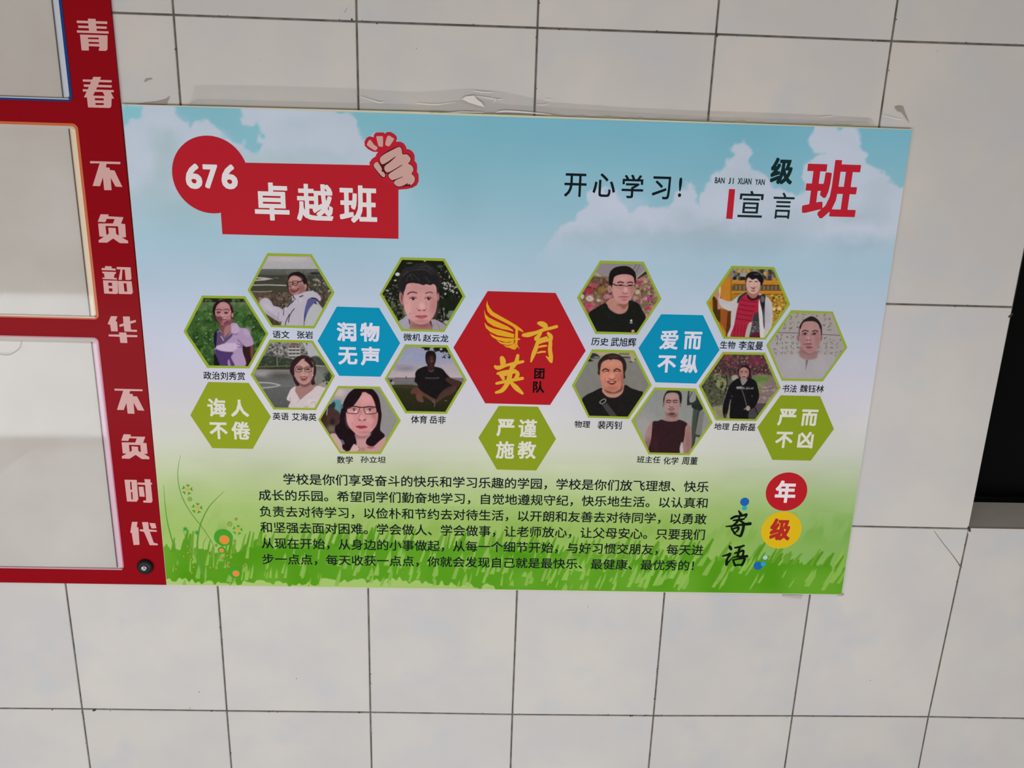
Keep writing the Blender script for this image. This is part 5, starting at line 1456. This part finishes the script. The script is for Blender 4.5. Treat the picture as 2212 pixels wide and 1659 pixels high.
def P8(c):
    c.band(0, 1700, (122, 120, 114), (116, 114, 108)).tex(100, 300, 1500, 1200, (106, 104, 98), 80, .5, .4, 2, .3).band(0, 300, (172, 154, 130), (164, 146, 122)).band(300, 350, (150, 136, 116), (122, 120, 114)).p([(380, 340), (430, 260), (520, 280), (550, 345)], (44, 48, 46), b=12).e(500, 330, 44, 12, (130, 130, 126)).e(390, 382, 56, 22, (30, 32, 32)).e(430, 372, 18, 10, (120, 118, 114))
    c.p([(880, 255), (1060, 255), (1075, 350), (900, 350)], (110, 104, 92), sm=False).l([(900, 300), (1070, 305)], 12, (168, 158, 140)).l([(900, 330), (1070, 335)], 14, (40, 36, 32)).p([(1075, 260), (1160, 270), (1190, 370), (1090, 370)], (164, 146, 108), sm=False).e(1100, 408, 34, 10, (44, 42, 40)).e(1155, 365, 26, 10, (44, 42, 40)).p([(1090, 320), (1140, 320), (1150, 400), (1100, 400)], (160, 148, 128), b=14)
    c.p([(530, 540), (528, 430), (580, 350), (660, 285), (780, 262), (880, 285), (960, 340), (1005, 420), (1012, 520), (985, 600), (960, 700), (560, 640)], (40, 32, 30))
    c.p([(600, 830), (960, 790), (985, 850), (940, 930), (860, 1000), (760, 1015), (670, 990), (610, 930)], (176, 124, 108)).p([(640, 870), (780, 930), (900, 880), (940, 800), (930, 900), (800, 950), (680, 930)], (96, 56, 44), b=30)
    c.p([(590, 440), (660, 380), (780, 360), (890, 380), (940, 440), (955, 560), (960, 680), (935, 790), (870, 880), (760, 910), (660, 890), (600, 820), (570, 700), (560, 580)], (182, 118, 98))
    c.e(760, 440, 150, 50, (198, 140, 118), b=70, a=.6).e(650, 670, 70, 70, (202, 128, 112), b=60, a=.6).e(880, 660, 60, 80, (170, 98, 82), b=60, a=.5).e(940, 700, 26, 120, (130, 76, 62), b=40, a=.6).e(760, 860, 110, 40, (150, 92, 76), b=50, a=.6)
    c.p([(552, 500), (578, 430), (640, 372), (720, 362), (745, 385), (775, 362), (880, 372), (950, 440), (968, 540), (1000, 440), (920, 310), (760, 272), (620, 320), (535, 430)], (38, 30, 28)).e(790, 320, 90, 24, (70, 58, 54), b=30, a=.6)
    c.l([(605, 560), (650, 528), (715, 555)], 22, (58, 30, 24)).l([(800, 560), (850, 528), (910, 560)], 22, (58, 30, 24)).l([(628, 585), (670, 570), (710, 582)], 10, (64, 28, 26)).l([(808, 582), (850, 570), (895, 584)], 10, (64, 28, 26)).e(670, 592, 34, 8, (200, 150, 134)).e(850, 592, 34, 8, (196, 144, 128))
    c.e(765, 650, 46, 50, (206, 138, 118), b=34, a=.8).l([(715, 690), (740, 706), (790, 706), (815, 688)], 10, (96, 40, 34)).p([(680, 742), (760, 736), (840, 740), (800, 790), (740, 794)], (100, 34, 34)).e(762, 756, 46, 10, (205, 180, 168)).l([(640, 690), (650, 760)], 8, (130, 74, 62), a=.7).l([(880, 690), (875, 750)], 8, (120, 66, 56), a=.7)
    c.p([(255, 1080), (320, 980), (440, 920), (590, 850), (600, 920), (680, 1000), (760, 1022), (860, 1010), (950, 930), (985, 800), (1100, 860), (1220, 900), (1290, 965), (1030, 1360), (380, 1360)], (26, 24, 22)).l([(600, 930), (680, 1005), (760, 1026), (865, 1012), (955, 935), (985, 820)], 8, (74, 22, 18))
    c.p([(600, 1150), (680, 1110), (860, 1340), (740, 1340)], (62, 58, 58), sm=False).l([(600, 1125), (560, 1110), (570, 1080), (630, 1040), (660, 1060), (650, 1090), (600, 1130)], 12, (160, 158, 156))


def P9(c):
    c.band(0, 1700, (116, 118, 116), (150, 146, 144)).e(700, 500, 500, 400, (134, 136, 132), b=300, a=.7).e(300, 900, 200, 250, (156, 150, 148), b=200, a=.6)
    c.p([(1080, 270), (1102, 272), (1095, 400), (1105, 470), (1160, 470), (1210, 430), (1215, 340), (1330, 560), (1275, 640), (1190, 1160), (1150, 1250), (1110, 1250), (1180, 560), (1130, 510), (1060, 520), (1060, 420)], (40, 46, 42), b=14, sm=False).l([(1145, 295), (1095, 400)], 14, (60, 64, 62))
    c.p([(1165, 580), (1250, 590), (1190, 1050), (1150, 1240), (1105, 1240)], (64, 70, 60), b=22, sm=False).p([(1270, 620), (1355, 620), (1300, 1030), (1200, 1010)], (110, 112, 106), b=14, sm=False).p([(1200, 1010), (1290, 1030), (1270, 1066), (1195, 1050)], (56, 62, 58), sm=False).p([(1150, 500), (1320, 520), (1310, 600), (1160, 570)], (34, 40, 36), b=12)
    c.p([(660, 500), (655, 400), (690, 310), (750, 262), (900, 262), (960, 310), (972, 400), (955, 500), (930, 500), (900, 320), (720, 320), (680, 480)], (30, 28, 30))
    c.e(655, 515, 16, 34, (130, 98, 96)).e(945, 515, 18, 34, (130, 98, 96)).p([(690, 620), (900, 620), (900, 740), (960, 790), (800, 830), (630, 790), (690, 740)], (146, 114, 110)).p([(720, 640), (880, 640), (860, 720), (740, 700)], (112, 78, 76), b=30)
    c.p([(690, 360), (740, 310), (870, 310), (915, 370), (935, 480), (915, 590), (870, 670), (800, 695), (740, 670), (690, 590), (668, 480)], (154, 120, 116)).e(800, 370, 90, 40, (170, 136, 130), b=50, a=.7).e(720, 560, 30, 60, (166, 130, 124), b=40, a=.6)
    c.p([(740, 660), (800, 640), (860, 655), (840, 680), (790, 690)], (84, 52, 54), b=18)
    c.l([(710, 445), (745, 430), (785, 445)], 16, (46, 32, 34)).l([(820, 445), (860, 430), (895, 440)], 16, (46, 32, 34)).l([(715, 468), (770, 470)], 12, (56, 36, 40)).l([(830, 468), (885, 470)], 12, (56, 36, 40)).e(795, 520, 24, 26, (168, 132, 126), a=.8).l([(760, 540), (795, 548), (825, 540)], 10, (92, 54, 56)).l([(735, 580), (790, 572), (850, 580)], 8, (80, 50, 52)).l([(750, 592), (790, 598), (830, 592)], 12, (120, 66, 68)).l([(770, 615), (805, 616)], 8, (100, 64, 64))
    c.p([(470, 800), (380, 920), (330, 1100), (380, 1220), (420, 1300), (480, 1200), (500, 900)], (152, 120, 118)).p([(1050, 830), (1120, 880), (1140, 1050), (1130, 1250), (1080, 1350), (990, 1340), (990, 1150), (1010, 950)], (146, 112, 106)).e(400, 1180, 50, 110, (110, 80, 76), b=50, a=.6).e(1080, 1150, 40, 170, (124, 90, 86), b=50, a=.6)
    c.p([(480, 795), (560, 785), (625, 762), (680, 780), (780, 795), (880, 785), (935, 765), (1060, 825), (1030, 900), (1015, 1050), (990, 1150), (960, 1150), (930, 1260), (930, 1360), (420, 1360), (400, 1270), (445, 1100), (465, 900)], (46, 26, 30)).e(520, 1160, 60, 150, (58, 30, 34), b=60, a=.7).p([(965, 1150), (985, 1200), (1000, 1340), (935, 1335), (940, 1240)], (176, 164, 166), sm=False, b=14)


def P10(c):
    c.band(0, 380, (120, 112, 96), (110, 100, 78)).dots(70, 540, 170, 1260, 370, [(150, 142, 130), (60, 56, 50), (176, 150, 80), (104, 100, 94), (44, 40, 38)], 16, 40, 3, .8).e(640, 205, 32, 28, (184, 140, 60)).e(800, 200, 32, 28, (184, 140, 60)).e(1090, 240, 34, 30, (184, 140, 70)).p([(660, 225), (770, 225), (770, 300), (660, 290)], (146, 142, 138), sm=False).p([(540, 300), (600, 300), (600, 350), (540, 350)], (30, 28, 26), sm=False).p([(665, 305), (750, 305), (750, 355), (665, 355)], (30, 28, 26), sm=False).p([(1130, 280), (1200, 280), (1200, 370), (1130, 370)], (60, 58, 60), sm=False)
    c.band(365, 440, (186, 126, 44), (176, 112, 30)).band(440, 540, (104, 84, 56), (96, 78, 54)).band(540, 600, (184, 122, 34), (176, 112, 30)).band(600, 1700, (148, 112, 40), (150, 108, 40))
    for x in range(560, 1380, 34):
        c.l([(x, 450), (x, 520)], 9, (152, 140, 118) if (x // 34) % 2 else (64, 50, 34), a=.8)
    c.l([(550, 430), (1350, 448)], 10, (48, 34, 20)).l([(550, 590), (1400, 600)], 8, (70, 48, 20)).dots(240, 1080, 610, 1460, 1100, [(196, 158, 70), (90, 66, 26), (176, 130, 40), (210, 180, 110), (60, 44, 20)], 7, 20, 4, .75).e(1330, 840, 40, 26, (206, 176, 130)).e(1240, 850, 24, 30, (205, 180, 140))
    c.p([(0, 700), (360, 240), (520, 270), (500, 1400), (0, 1400)], (178, 116, 36), sm=False).p([(190, 620), (330, 560), (330, 1100), (200, 960)], (72, 44, 20), sm=False, b=14).p([(340, 840), (470, 870), (420, 1340), (320, 1100)], (140, 76, 30), sm=False).p([(450, 890), (510, 880), (490, 1340), (410, 1340)], (84, 44, 24), sm=False).p([(340, 1100), (420, 1250), (420, 1340), (380, 1320)], (176, 116, 44), sm=False).l([(510, 350), (505, 700)], 10, (110, 66, 24)).l([(440, 275), (520, 280)], 10, (90, 56, 20)).p([(510, 880), (560, 870), (540, 1000), (505, 1150)], (180, 168, 160), b=10).p([(490, 160), (545, 170), (530, 340), (450, 270)], (128, 116, 92), b=10)
    W_ = (178, 172, 176)
    c.p([(300, 470), (330, 470), (325, 640), (300, 640)], (196, 176, 164)).p([(210, 610), (280, 540), (310, 600), (300, 680), (330, 760), (325, 840), (280, 850), (270, 700)], (170, 126, 100)).p([(290, 640), (330, 670), (490, 720), (600, 650), (690, 590), (790, 570), (720, 700), (640, 780), (600, 850), (520, 880), (440, 870), (340, 800), (300, 730)], W_)
    c.p([(560, 860), (620, 760), (700, 620), (790, 570), (980, 580), (1100, 630), (1190, 720), (1215, 860), (1210, 1100), (1160, 1240), (1090, 1350), (480, 1350), (500, 1150)], W_).p([(610, 740), (640, 640), (760, 560), (800, 570), (720, 640), (640, 740)], (52, 46, 50))
    R_ = (158, 34, 56)
    c.p([(700, 640), (790, 600), (870, 690), (980, 640), (1000, 760), (990, 930), (900, 950), (860, 1080), (800, 1110), (760, 1350), (500, 1350), (560, 1120), (600, 900), (640, 740)], R_)
    for i, y in enumerate((690, 770, 850, 930, 1010)):
        c.l([(680 - i * 22, y), (800 - i * 10, y + 26), (940 - i * 26, y + 40)], 13, (92, 14, 34), a=.8)
    for x in (580, 630, 690, 740):
        c.l([(x, 1120), (x - 20, 1330)], 12, (96, 14, 34), a=.7)
    c.p([(900, 940), (1000, 930), (1000, 1200), (1000, 1340), (820, 1340), (860, 1120)], (58, 52, 58), b=12).tex(850, 1060, 990, 1300, (124, 118, 120), 18, .48, .8, 3, .2).p([(800, 1110), (860, 1090), (810, 1330), (745, 1330)], (164, 160, 150), b=10).p([(850, 1290), (1000, 1240), (1000, 1340), (840, 1340)], (92, 24, 44), b=10).p([(985, 690), (1030, 760), (1050, 900), (1075, 1160), (1060, 1340), (1005, 1340), (990, 1100), (975, 860)], (196, 190, 188), b=12).p([(1000, 620), (1090, 610), (1085, 760), (1080, 1160), (1060, 1130), (1040, 900), (1000, 720)], (34, 28, 36), b=12).e(1045, 680, 36, 60, (96, 88, 96), b=18)
    c.e(1120, 980, 60, 160, (160, 158, 166), b=60, a=.6).e(430, 810, 100, 36, (186, 182, 184), b=40, a=.6).e(1150, 1290, 50, 60, (196, 192, 190), b=20)
    c.p([(780, 520), (980, 500), (980, 590), (920, 680), (850, 670), (800, 620)], (150, 104, 90)).p([(780, 590), (850, 660), (920, 660), (980, 600), (990, 660), (900, 705), (800, 680)], (56, 20, 22))
    c.p([(750, 380), (765, 280), (840, 220), (940, 215), (1030, 270), (1062, 360), (1030, 440), (990, 420), (900, 340), (800, 370), (765, 430)], (24, 20, 22)).l([(900, 255), (970, 260)], 14, (110, 108, 112), a=.7)
    c.face(885, 440, 235, 290, (196, 160, 148), (140, 92, 84), lip=(160, 70, 74), brow=False, ey=-.2).p([(770, 390), (800, 310), (870, 350), (940, 330), (1010, 400), (1000, 300), (900, 260), (790, 290)], (24, 20, 22))
    c.l([(820, 378), (870, 380)], 8, (110, 74, 66)).l([(910, 378), (960, 376)], 8, (110, 74, 66)).p([(840, 480), (880, 474), (930, 480), (890, 512)], (110, 36, 36)).e(885, 484, 30, 6, (200, 180, 172))


def P11(c):
    c.band(0, 700, (66, 44, 46), (60, 50, 44)).tex(200, 250, 1500, 700, (112, 66, 74), 40, .45, .8, 2, .2).dots(260, 300, 280, 1300, 620, [(130, 80, 88), (44, 26, 28), (90, 46, 54), (150, 120, 120), (60, 34, 36)], 6, 16, 1, .8).e(1050, 400, 130, 90, (112, 40, 62), b=80, a=.6).e(560, 320, 60, 40, (130, 52, 60), b=50, a=.7)
    c.p([(100, 830), (250, 620), (560, 640), (600, 740), (540, 900), (450, 1200), (300, 1200)], (74, 74, 56), b=20).p([(340, 620), (470, 640), (580, 820), (500, 900), (390, 840)], (124, 130, 86), b=40).e(690, 680, 60, 50, (150, 142, 128), b=30).dots(220, 130, 640, 600, 1200, [(44, 44, 34), (100, 104, 84), (30, 32, 24), (88, 84, 72)], 7, 20, 3, .75).l([(540, 640), (560, 760), (530, 920)], 14, (36, 30, 26)).l([(380, 640), (370, 760)], 9, (50, 46, 36))
    c.band(640, 760, (110, 96, 86), (86, 110, 56), x0=980).p([(1000, 700), (1080, 670), (1300, 650), (1230, 740), (1060, 750)], (84, 118, 54), b=16).p([(1080, 750), (1240, 750), (1120, 960), (1090, 900)], (112, 118, 76), b=20).p([(1280, 680), (1360, 660), (1440, 860), (1250, 1130), (1060, 1120), (1120, 960), (1200, 800)], (120, 104, 100), b=16, sm=False)
    c.tex(1080, 780, 1450, 1120, (160, 134, 130), 40, .5, .8, 6, .15).p([(1060, 1110), (1250, 1120), (1080, 1340), (1020, 1200)], (76, 66, 68), b=14, sm=False).l([(1150, 880), (1350, 850)], 10, (84, 72, 72)).l([(1120, 960), (1300, 1000)], 8, (90, 78, 78)).e(1150, 640, 110, 26, (128, 108, 92), b=30, a=.8)
    c.p([(310, 1190), (480, 1150), (640, 1040), (620, 1400), (400, 1380)], (124, 120, 92), b=16).tex(300, 1150, 640, 1400, (150, 140, 124), 30, .5, .7, 4, .2)
    c.p([(740, 560), (760, 490), (840, 462), (920, 480), (960, 560), (960, 660), (930, 720), (780, 690), (750, 630)], (40, 20, 26))
    K_ = (20, 18, 20)
    c.p([(640, 760), (740, 690), (800, 720), (830, 800), (900, 720), (930, 690), (1010, 710), (1060, 770), (1105, 960), (1080, 1080), (1020, 1200), (980, 1250), (930, 1400), (625, 1400), (610, 1200), (610, 1060), (570, 1260), (520, 1370), (485, 1280), (490, 1150), (540, 980), (590, 830)], K_)
    c.p([(790, 690), (900, 700), (880, 760), (825, 810), (800, 770)], (128, 122, 122)).face(845, 590, 170, 210, (160, 116, 112), (100, 60, 62), lip=(110, 40, 44), ey=-.05).p([(758, 590), (780, 530), (850, 500), (920, 540), (935, 600), (950, 520), (880, 470), (790, 490), (750, 550)], (40, 20, 26)).l([(815, 632), (850, 640), (885, 630)], 10, (190, 160, 156), a=.8)
    c.l([(735, 850), (800, 848)], 42, (134, 130, 128)).l([(830, 845), (1000, 850)], 24, (128, 124, 122), a=.8).l([(825, 868), (1000, 866)], 10, (150, 146, 144)).dots(20, 830, 826, 1000, 862, [(24, 22, 24)], 6, 12, 5, .9)
    c.l([(800, 860), (850, 1000), (890, 1150)], 12, (104, 98, 96)).e(915, 1200, 38, 44, (150, 132, 126)).l([(850, 1220), (900, 1180)], 14, (140, 120, 114)).p([(940, 1240), (1040, 1200), (1080, 1320), (1040, 1390), (930, 1390)], (66, 60, 64), b=14).l([(1040, 1200), (1085, 1310)], 16, (26, 24, 26)).l([(625, 1050), (600, 1140)], 10, (120, 116, 104)).e(640, 995, 8, 8, (120, 116, 110)).e(985, 992, 8, 8, (120, 116, 110)).e(530, 1330, 18, 34, (76, 56, 50))


def P12(c):
    c.band(0, 1700, (156, 146, 142), (150, 146, 148)).e(400, 800, 260, 200, (158, 152, 150), b=200, a=.6).l([(270, 538), (640, 550)], 9, (76, 66, 66)).l([(1010, 570), (1340, 588)], 9, (76, 66, 66))
    g_ = random.Random(9)
    for x0, ys in ((395, (390, 460)), (500, (260, 300, 380, 460, 490)), (610, (210, 265, 370, 460)), (730, (250, 320)), (845, (212,)), (960, (260,)), (1080, (235, 320, 405)), (1165, (315, 380, 430, 480)), (270, (600, 665, 730)), (235, (820, 895)), (340, (590, 640, 715, 805, 885)), (430, (620, 720, 800, 875)), (525, (620, 720, 800, 890)), (620, (730, 790)),
                   (975, (720, 790, 855)), (1100, (640, 715, 790, 885)), (1200, (655, 720, 790, 890)), (1290, (740, 790, 870, 940)), (1330, (670,)), (1350, (860,))):
        for y in ys:
            for _ in range(4):
                a_, b_ = g_.uniform(-24, 24), g_.uniform(-20, 20)
                c.l([(x0 + a_, y + b_), (x0 + a_ + g_.uniform(-22, 22), y + b_ + g_.uniform(-18, 18))], g_.choice([5, 7, 9]), (62, 56, 56), a=.75 if x0 < 1250 else .45, b=9)
    c.e(625, 635, 24, 58, (132, 98, 98), rot=-.1).e(1015, 630, 24, 58, (132, 98, 98), rot=.1)
    c.p([(640, 590), (640, 470), (690, 360), (760, 300), (850, 262), (940, 300), (1000, 370), (1030, 460), (1025, 590), (990, 480), (960, 380), (720, 380), (670, 480), (655, 590)], (38, 30, 30))
    c.p([(655, 780), (930, 780), (925, 860), (960, 880), (950, 970), (860, 1005), (740, 1000), (650, 950), (610, 880), (655, 850)], (142, 110, 108)).e(800, 870, 120, 40, (118, 84, 84), b=50, a=.6)
    c.face(828, 620, 350, 520, (162, 122, 120), (100, 66, 68), lip=(130, 74, 80), look=-.04, ey=-.1, brow=False).p([(665, 480), (700, 390), (760, 350), (900, 350), (970, 400), (1000, 480), (1020, 420), (950, 330), (850, 290), (720, 340), (650, 430)], (38, 30, 30))
    c.l([(700, 520), (745, 502), (795, 520)], 20, (64, 42, 44)).l([(870, 520), (920, 506), (960, 525)], 20, (64, 42, 44))
    for x in (745, 905):
        c.e(x, 560, 40, 15, (170, 148, 148)).e(x, 560, 20, 16, (40, 24, 28)).l([(x - 42, 560), (x, 543), (x + 40, 556)], 8, (60, 34, 38))
    c.e(800, 640, 30, 34, (176, 134, 130), a=.8).e(780, 668, 12, 8, (72, 34, 38)).e(822, 670, 12, 8, (72, 34, 38)).l([(722, 740), (800, 735), (862, 740)], 9, (96, 46, 54)).p([(740, 742), (850, 742), (820, 768), (770, 768)], (146, 96, 102))
    c.p([(612, 890), (650, 960), (740, 1002), (860, 1008), (955, 970), (985, 920), (1250, 960), (1200, 1150), (1060, 1340), (360, 1340), (230, 1000), (400, 950)], (158, 152, 156), b=50).p([(755, 1005), (800, 1005), (770, 1110), (752, 1190)], (110, 100, 100), sm=False).e(560, 1100, 120, 160, (164, 158, 162), b=120, a=.5).e(1000, 1120, 100, 140, (164, 158, 162), b=100, a=.5)


PORTRAITS = [
    ((390, 620), [(365, 145), (1105, 157), (1500, 795), (1175, 1390), (455, 1380), (50, 760)], [(392, 188), (1082, 200), (1455, 797), (1152, 1350), (490, 1338), (98, 760)], P1, 'photo of a woman in a lilac polo shirt on a lawn'),
    ((530, 535), [(375, 92), (1130, 112), (1522, 765), (1180, 1380), (440, 1357), (38, 725)], [(395, 142), (1110, 155), (1470, 760), (1165, 1335), (465, 1322), (85, 720)], P2, 'photo of a smiling woman in a pale hooded jacket by a winding river'),
    ((530, 710), [(415, 185), (1150, 202), (1530, 810), (1205, 1390), (480, 1380), (88, 785)], [(430, 228), (1130, 243), (1482, 808), (1180, 1355), (500, 1343), (140, 785)], P3, 'photo of a woman in glasses and white top before a lake and flats'),
    ((680, 810), [(395, 187), (1112, 200), (1468, 778), (1125, 1350), (430, 1340), (55, 765)], [(408, 228), (1095, 240), (1415, 775), (1105, 1310), (445, 1305), (95, 762)], P4, 'close-up photo of a woman with long dark hair and narrow glasses'),
    ((810, 545), [(440, 85), (1190, 105), (1545, 755), (1180, 1362), (450, 1345), (80, 715)], [(465, 128), (1165, 150), (1495, 752), (1160, 1325), (480, 1305), (125, 710)], P5, 'close-up photo of a young man with a dark fringe before trees'),
    ((825, 715), [(395, 228), (1120, 245), (1450, 835), (1105, 1415), (400, 1405), (45, 815)], [(410, 270), (1095, 285), (1402, 835), (1080, 1378), (425, 1365), (90, 812)], P6, 'photo of a man in a black shirt sitting cross-legged under a dusk sky'),
    ((1235, 550), [(485, 102), (1230, 122), (1532, 755), (1125, 1365), (405, 1355), (88, 735)], [(500, 150), (1210, 165), (1485, 752), (1105, 1330), (430, 1312), (135, 735)], P7, 'photo of a man in glasses and black shirt before pink roses'),
    ((1225, 730), [(425, 195), (1145, 212), (1445, 808), (1055, 1382), (360, 1362), (82, 812)], [(440, 240), (1125, 255), (1395, 808), (1035, 1343), (380, 1327), (130, 812)], P8, 'photo of a smiling broad-faced man with a bag strap'),
    ((1350, 810), [(505, 212), (1215, 232), (1498, 812), (1100, 1372), (402, 1355), (105, 780)], [(515, 258), (1190, 272), (1452, 810), (1080, 1335), (425, 1322), (158, 780)], P9, 'photo of a man in a dark sleeveless top beside a post'),
    ((1515, 560), [(515, 112), (1245, 135), (1518, 770), (1095, 1372), (378, 1358), (82, 742)], [(535, 155), (1225, 178), (1465, 768), (1075, 1340), (405, 1320), (130, 745)], P10, 'photo of a person in a red patterned top and white cardigan at a carved gate'),
    ((1500, 730), [(485, 238), (1210, 250), (1475, 852), (1060, 1420), (360, 1408), (72, 820)], [(505, 280), (1180, 290), (1428, 852), (1035, 1385), (385, 1372), (120, 822)], P11, 'photo of a woman in a black jacket under a red-leaved tree'),
    ((1645, 650), [(505, 158), (1215, 182), (1465, 795), (1045, 1375), (345, 1362), (78, 755)], [(520, 205), (1195, 215), (1415, 795), (1030, 1335), (365, 1325), (125, 755)], P12, 'pale photo of a man in white before handwritten scrolls'),
]
for k, a in enumerate(PORTRAITS):
    portrait(k, *a)

# ------------------------------------------------------------------ clear tape along the top edge, scraps at the corners
def sheet(name, top, bot, m, parent, label=None, n=60, rows=6, amp=.0012, seed=1, F=-0.0022):
    """wavy strip between two px polylines"""
    T_ = np.array(top, float); B_ = np.array(bot, float)
    s_ = np.linspace(0, 1, n)

    def samp(P):
        d = np.concatenate([[0], np.cumsum(np.hypot(*np.diff(P, axis=0).T))]); d /= d[-1]
        return np.stack([np.interp(s_, d, P[:, 0]), np.interp(s_, d, P[:, 1])], -1)
    A, B = samp(T_), samp(B_)
    v, f = [], []
    for r in range(rows):
        t = r / (rows - 1)
        for i in range(n):
            x, y = A[i] * (1 - t) + B[i] * t
            w = (float(fnoise(np.array([x]), np.array([y * 2.2]), 36, seed, 3)[0]) - .5) * 2 * amp * (0.3 + math.sin(math.pi * t))
            v.append(W3(x, y, F - (F_P + .0004 - F) * 0 - abs(w) * 1.6 - t * .0022))
    for r in range(rows - 1):
        for i in range(n - 1):
            a = r * n + i
            f.append((a + n, a + n + 1, a + 1, a))
    o = link(name, mesh(name, v, f), m, parent, label)
    for p_ in o.data.polygons:
        p_.use_smooth = True
    return o


TAPE = clear_mat('clear_tape', fac=.06, rough=.16, base=alb((176, 168, 158)), cover=.03)
DARK_TAPE = clear_mat('dark_tape', fac=.04, rough=.3, base=alb((128, 119, 108)), cover=.08)  # darker see-through strip along the poster's upper edge
MILK = clear_mat('milky_fold_glint', fac=.06, rough=.2, base=alb((214, 207, 203)), cover=.85)  # pale diffuse colour paints in the glints on the tape folds
top_edge = [(408, 229), (640, 233), (900, 240), (1200, 250), (1500, 262), (1700, 268), (1890, 273)]
tp = sheet('clear_tape', [(420, 184), (560, 186), (760, 192), (900, 200), (1010, 192), (1080, 198), (1190, 222), (1330, 232), (1500, 240), (1700, 246), (1880, 256)], top_edge, TAPE, None, None, 160, 8, .0006, 1)
thing(tp, 'strip of clear wrinkled tape running along the upper edge of the poster', 'tape')
sheet('tape_band', [(404, 226), (420, 214), (462, 214), (640, 219), (762, 222), (830, 223), (945, 228), (1000, 214), (1040, 216), (1100, 226), (1160, 230), (1300, 238), (1500, 250), (1700, 257), (1800, 261), (1872, 262)], [(404, 231), (640, 233.5), (900, 241), (1200, 251), (1500, 262.5), (1700, 268.5), (1884, 272)], DARK_TAPE, tp, 'darker band of the tape', 120, 3, .0003, 2, -0.0008)
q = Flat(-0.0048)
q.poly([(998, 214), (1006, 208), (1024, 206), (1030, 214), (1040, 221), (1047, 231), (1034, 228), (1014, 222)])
q.build('tape_crease_glint', MILK, tp, 'whitish folded crease of the tape with painted glint')
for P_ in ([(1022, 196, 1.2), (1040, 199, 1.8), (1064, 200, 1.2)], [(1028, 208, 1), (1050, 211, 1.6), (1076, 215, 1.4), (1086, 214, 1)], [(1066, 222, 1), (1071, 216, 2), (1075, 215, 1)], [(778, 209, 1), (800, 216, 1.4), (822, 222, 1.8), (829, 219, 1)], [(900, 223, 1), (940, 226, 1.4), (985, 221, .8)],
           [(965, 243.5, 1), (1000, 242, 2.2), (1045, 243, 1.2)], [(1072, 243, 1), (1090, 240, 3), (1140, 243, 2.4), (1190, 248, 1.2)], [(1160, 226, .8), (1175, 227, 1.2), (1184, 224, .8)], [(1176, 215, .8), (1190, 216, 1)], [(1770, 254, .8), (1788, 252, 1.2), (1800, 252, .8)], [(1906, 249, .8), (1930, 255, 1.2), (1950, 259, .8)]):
    Flat(-0.0050).stroke(P_, 4).build('tape_crease_glint', MILK, tp)
SC = mat('tape_scrap', alb((142, 134, 126)), .8, .05)
for P_, lb in (([(290, 226), (310, 222), (340, 219), (358, 214), (367, 207), (359, 226)], 'grey torn tape scrap above the upper left corner of the poster'),
               ([(311, 176), (315, 170), (326, 169), (329, 171), (320, 173), (314, 177)], 'tiny grey curled tape scrap on the tile between red board and poster top'),
               ([(1932, 231), (1942, 228), (1951, 230), (1953, 237), (1958, 250), (1965, 266), (1953, 250), (1947, 242), (1939, 240)], 'grey crumpled tape scrap above the upper right corner of the poster'),
               ([(1808, 1284.5), (1816, 1280), (1824, 1284), (1819, 1287.5), (1808, 1286)], 'grey tape scrap at the lower right corner of the poster')):
    fz = Flat(-0.0014); fz.poly(P_)
    thing(fz.build('tape_scrap', SC), lb, 'tape scrap')
fz = Flat(-0.0012); fz.poly([(1690, 1285), (1734, 1285.5), (1731, 1293.5), (1700, 1290), (1690, 1289)]); thing(fz.build('tape_scrap', mat('tape_pale', alb((168, 159, 154)), .7, .2)), 'pale tape end sticking out below the lower edge of the poster', 'tape scrap')
# green and dark smears on the upper board edge
em = Flat(-0.0066)
gg = random.Random(4)
for _ in range(46):
    x = gg.uniform(880, 1890)
    y = float(np.interp(x, [880, 1200, 1500, 1890], [240.6, 250.2, 260.3, 275.2]))
    em.stroke([(x, y, .5), (x + gg.uniform(6, 30), y + .9, gg.uniform(.7, 1.7))], 2)
em.build('edge_smear', mat('edge_smear', alb((128, 146, 84)), .8, .1), poster, 'green smears along the upper edge')['kind'] = 'stuff'
